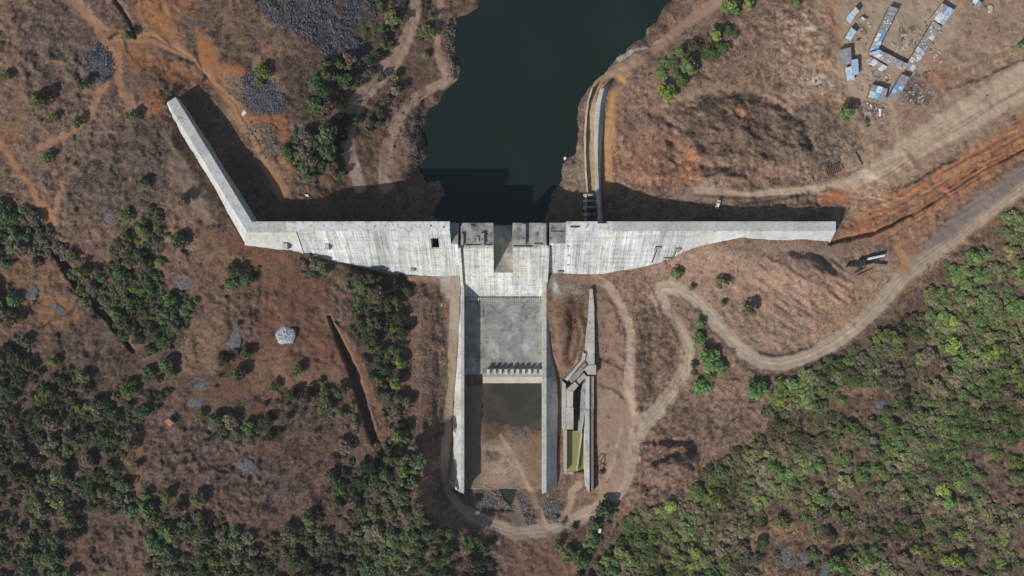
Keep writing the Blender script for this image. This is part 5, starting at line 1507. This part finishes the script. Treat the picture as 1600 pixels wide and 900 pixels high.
def woods(arr, rad, n_try, seed, pal, wts, pack, regions, sname, slabel, hk=1.0):
    pts = [p for p in scatter(arr, rad, n_try, seed, pack) if all((p[0] - a_) ** 2 + (p[1] - b_) ** 2 > (0.75 * (p[2] + c)) ** 2 for a_, b_, c in occupied)]
    # never on roads, walls or the dam
    pts = [p for p in pts if not (696 < p[0] < 932 and 425 < p[1] < 780) and not (380 < p[0] < 1310 and 340 < p[1] < 380)]
    cols = []
    for x, y, r_ in pts:
        q = vnoise(np.array(x), np.array(y), 55, 301) + 0.25 * R.uniform(-1, 1)
        big_n = float(vnoise(np.array(x), np.array(y), 90, 307)) + 0.35 * float(vnoise(np.array(x), np.array(y), 28, 309)) - 0.17
        w2 = [wts[0] * (1.6 if big_n > .5 else .7), wts[1] * (1.6 if big_n > .5 else .6), wts[2], wts[3] * (.6 if big_n > .5 else 1.6), wts[4], wts[5] * (1.5 if big_n > .6 else .6), wts[6] * (.2 if big_n > .5 else 2.2)]
        c = pal[R.choices(range(len(pal)), w2)[0]]
        cols.append(c * (0.45 + 1.1 * float(q)))
    x_left = regions is REG_L
    inside = [i for i, p in enumerate(pts) if -8 < p[0] < 1608 and -8 < p[1] < 908]
    big = set(sorted(inside, key=lambda i: -pts[i][2])[:250 if x_left else 300])
    Vs = []; Ts = []; n_out = 0
    for i, (x, y, r_) in enumerate(pts):
        if i in big:
            reg = min(regions, key=lambda g_: (g_[0] - x) ** 2 + (g_[1] - y) ** 2)[2]
            c = cols[i]; lum = c.mean()
            hue = 'brownish' if c[0] > c[1] * 1.02 else 'olive' if c[0] > c[1] * .9 else 'bright green' if c[1] > .16 else 'grey green' if c[2] > c[1] * .6 else 'dark green' if lum < .1 else 'green'
            size = 'large' if r_ > rad[0] + .7 * (rad[1] - rad[0]) else 'middling'
            tree(x, y, r_, c, '%s %s broadleaf tree %s' % (size, hue, reg), 'trees ' + reg, 'broadleaf_tree' if x_left else 'scrub_tree', hk=hk)
        else:
            V_, t_ = CRA[R.randrange(len(CRA))]
            a_ = R.uniform(0, 6.28); ca, sa = math.cos(a_), math.sin(a_); rr = r_ * PXM; hh = rr * 1.15 * hk
            z = gz(x, y); base = W(x, y, z + hh * .8)
            v = V_[R.randrange(3)::3] if r_ < 5.5 else V_[R.randrange(2)::2] if r_ < 8 else V_
            t2 = t_[:len(v)] if len(v) != len(t_) else t_
            k = 1.0 if len(v) == len(V_) else 1.32 if len(v) * 2 >= len(V_) - 2 else 1.55
            cen = v.mean(1, keepdims=True); v = cen + (v - cen) * k
            q = np.stack([(v[..., 0] * ca - v[..., 1] * sa) * rr + base.x, (v[..., 0] * sa + v[..., 1] * ca) * rr + base.y, v[..., 2] * hh + z], -1)
            Vs.append(q.reshape(-1, 3)); Ts.append(np.repeat(t2 * cols[i], 4, 0)); n_out += 1
    if Vs:
        V_ = np.concatenate(Vs); n = len(V_)
        me = np_mesh(sname, V_, np.arange(n).reshape(-1, 4), M['foliage'], 'tint', np.clip(np.concatenate(Ts), .004, .6))
        o = bpy.data.objects.new(sname, me); C.objects.link(o); put(o, slabel, 'undergrowth', kind='stuff')
    print('woods', len(pts), 'single', len(big), 'massed', n_out)


REG_L = [(20, 370, 'in the wood at the left edge level with the dam'), (200, 460, 'in the belt left of the bare red field'), (60, 640, 'in the wood at the left edge below the dam'),
         (80, 850, 'in the bottom left corner wood'), (330, 860, 'in the bottom wood below the scrub field'), (560, 840, 'in the bottom wood left of the basin end'), (690, 870, 'on the shaded bank below the left basin wall'),
         (590, 500, 'in the strip between the trench and the left basin wall'), (520, 170, 'in the grove between the rubble and the lake road'), (620, 40, 'at the top edge beside the lake road'),
         (655, 60, 'in the thin strip right of the upper lake road'), (595, 170, 'in the strip between the two lake roads'), (380, 640, 'scattered over the lower left fields'), (930, 880, 'at the bottom edge below the road junction')]
REG_R = [(1560, 400, 'at the upper right end of the right hand wood'), (1450, 520, 'in the right hand wood above the reddish gap'), (1300, 600, 'along the roadside edge of the right hand wood'), (1230, 700, 'in the middle left of the right hand wood'),
         (1400, 700, 'in the middle of the right hand wood'), (1560, 620, 'at the right edge of the picture in the wood'), (1050, 820, 'in the lower left tip of the right hand wood'), (1200, 820, 'above the clearing at bottom right'),
         (1500, 830, 'among dry scrub at bottom right'), (1100, 560, 'inside the winding road'), (1080, 80, 'on the slope right of the shore road'), (1340, 185, 'just below the settlement')]
woods(GRD, (3.5, 15.0), 60000, 41, GREEN_D, [5, 5, 4, 3, 3, 1.5, 3], 0.47, REG_L, 'undergrowth', 'smaller trees and bushes filling the left hand woods', 0.72)
woods(GRO, (2.6, 14.0), 110000, 43, GREEN_O, [4, 4, 4, 4, 3, 1.5, 4], 0.44, REG_R, 'undergrowth', 'smaller trees and bushes filling the right hand wood', 0.46)


# ------------------------------------------------------------------ dry scrub
def scrub(name, label, n_try, seed, smin, smax, k, c0, c1, density=SCR, lift=0.6):
    r = np.random.default_rng(seed)
    x = r.uniform(-68, 1668, n_try); y = r.uniform(-68, 968, n_try)
    d = look(density, x, y) * sstep(0.30, 0.62, fbm(x, y, 20, 3, seed))
    keep = (r.random(n_try) < d)
    keep &= ~((x > 700) & (x < 932) & (y > 425) & (y < 780) & ~((x > 757) & (x < 846) & (y > 655) & (y < 764)))
    keep &= ~((x > 395) & (x < 1310) & (y > 344) & (y < 384))
    keep &= look(Z, x, y) > -10.2
    w_, dl = sdist(LAKE, 0.55, 40); lk = np.full(PX.shape, 99.0); lk[w_] = dl
    keep &= look(lk, x, y) > 3
    x, y = x[keep], y[keep]; n = len(x)
    c = wpts(x, y); s = (smin + (smax - smin) * r.random(n) ** 1.8)
    u = r.normal(size=(n, k, 3)); u[..., 2] = np.abs(u[..., 2]) * .8 + .25; u /= np.linalg.norm(u, axis=-1)[..., None]
    rad = r.uniform(.35, 1.0, (n, k, 1))
    p = u * rad * s[:, None, None] * np.array([1, 1, lift])
    t1 = r.normal(size=(n, k, 3)); t1 /= np.linalg.norm(t1, axis=-1)[..., None]
    t2 = np.cross(u, t1)
    L = s[:, None, None] * r.uniform(.18, .42, (n, k, 1)); Wd = s[:, None, None] * r.uniform(.08, .2, (n, k, 1))
    a_ = p - u * L * .5 - t2 * Wd; b_ = p - u * L * .3 + t2 * Wd; e = p + u * L * .6 + t1 * L * .4
    v = np.stack([a_, b_, e], 2) + c[:, None, None, :]
    t = r.random((n, 1, 1, 1)); f = r.uniform(.6, 1.35, (n, k, 1, 1))
    col = (np.array(c0) * (1 - t) + np.array(c1) * t) * f * np.ones((n, k, 3, 3))
    me = np_mesh(name, v.reshape(-1, 3), np.arange(n * k * 3).reshape(-1, 3), M['foliage'], 'tint', col.reshape(-1, 3))
    o = bpy.data.objects.new(name, me); C.objects.link(o)
    print('scrub', n, n * k)
    return put(o, label, 'scrub', kind='stuff')


scrub('dry_scrub', 'leafless brown and mauve scrub covering the slopes', 85000, 61, 0.7, 2.4, 17, (.125, .106, .097), (.225, .187, .158))
scrub('dry_grass', 'thin dry grass tufts and low weeds on the bare ground', 70000, 62, 0.35, 0.9, 8, (.13, .10, .07), (.24, .20, .145), lift=.5)
gmix = np.clip(0.10 * SCR + 0.5 * np.maximum(GRD, GRO), 0, 1)
scrub('green_weeds', 'low green weeds and saplings among the dry scrub', 24000, 63, 0.5, 1.5, 16, (.065, .085, .035), (.12, .125, .055), density=gmix)


# ------------------------------------------------------------------ thin haze between drone and valley
mh = bpy.data.materials.new('haze'); mh.use_nodes = True
nt = mh.node_tree; nt.nodes.clear()
ho = nt.nodes.new('ShaderNodeOutputMaterial'); hv = nt.nodes.new('ShaderNodeVolumePrincipled')
hv.inputs['Color'].default_value = (0.80, 0.90, 1.0, 1)
hv.inputs['Density'].default_value = 4.6e-5
hv.inputs['Anisotropy'].default_value = 0.0
nt.links.new(hv.outputs[0], ho.inputs['Volume'])
mb = MB(); mb.box((0, 0, 220.0), (13000, 13000, 480.0))
hz = mb.build('haze', mh); put(hz, kind='stuff')
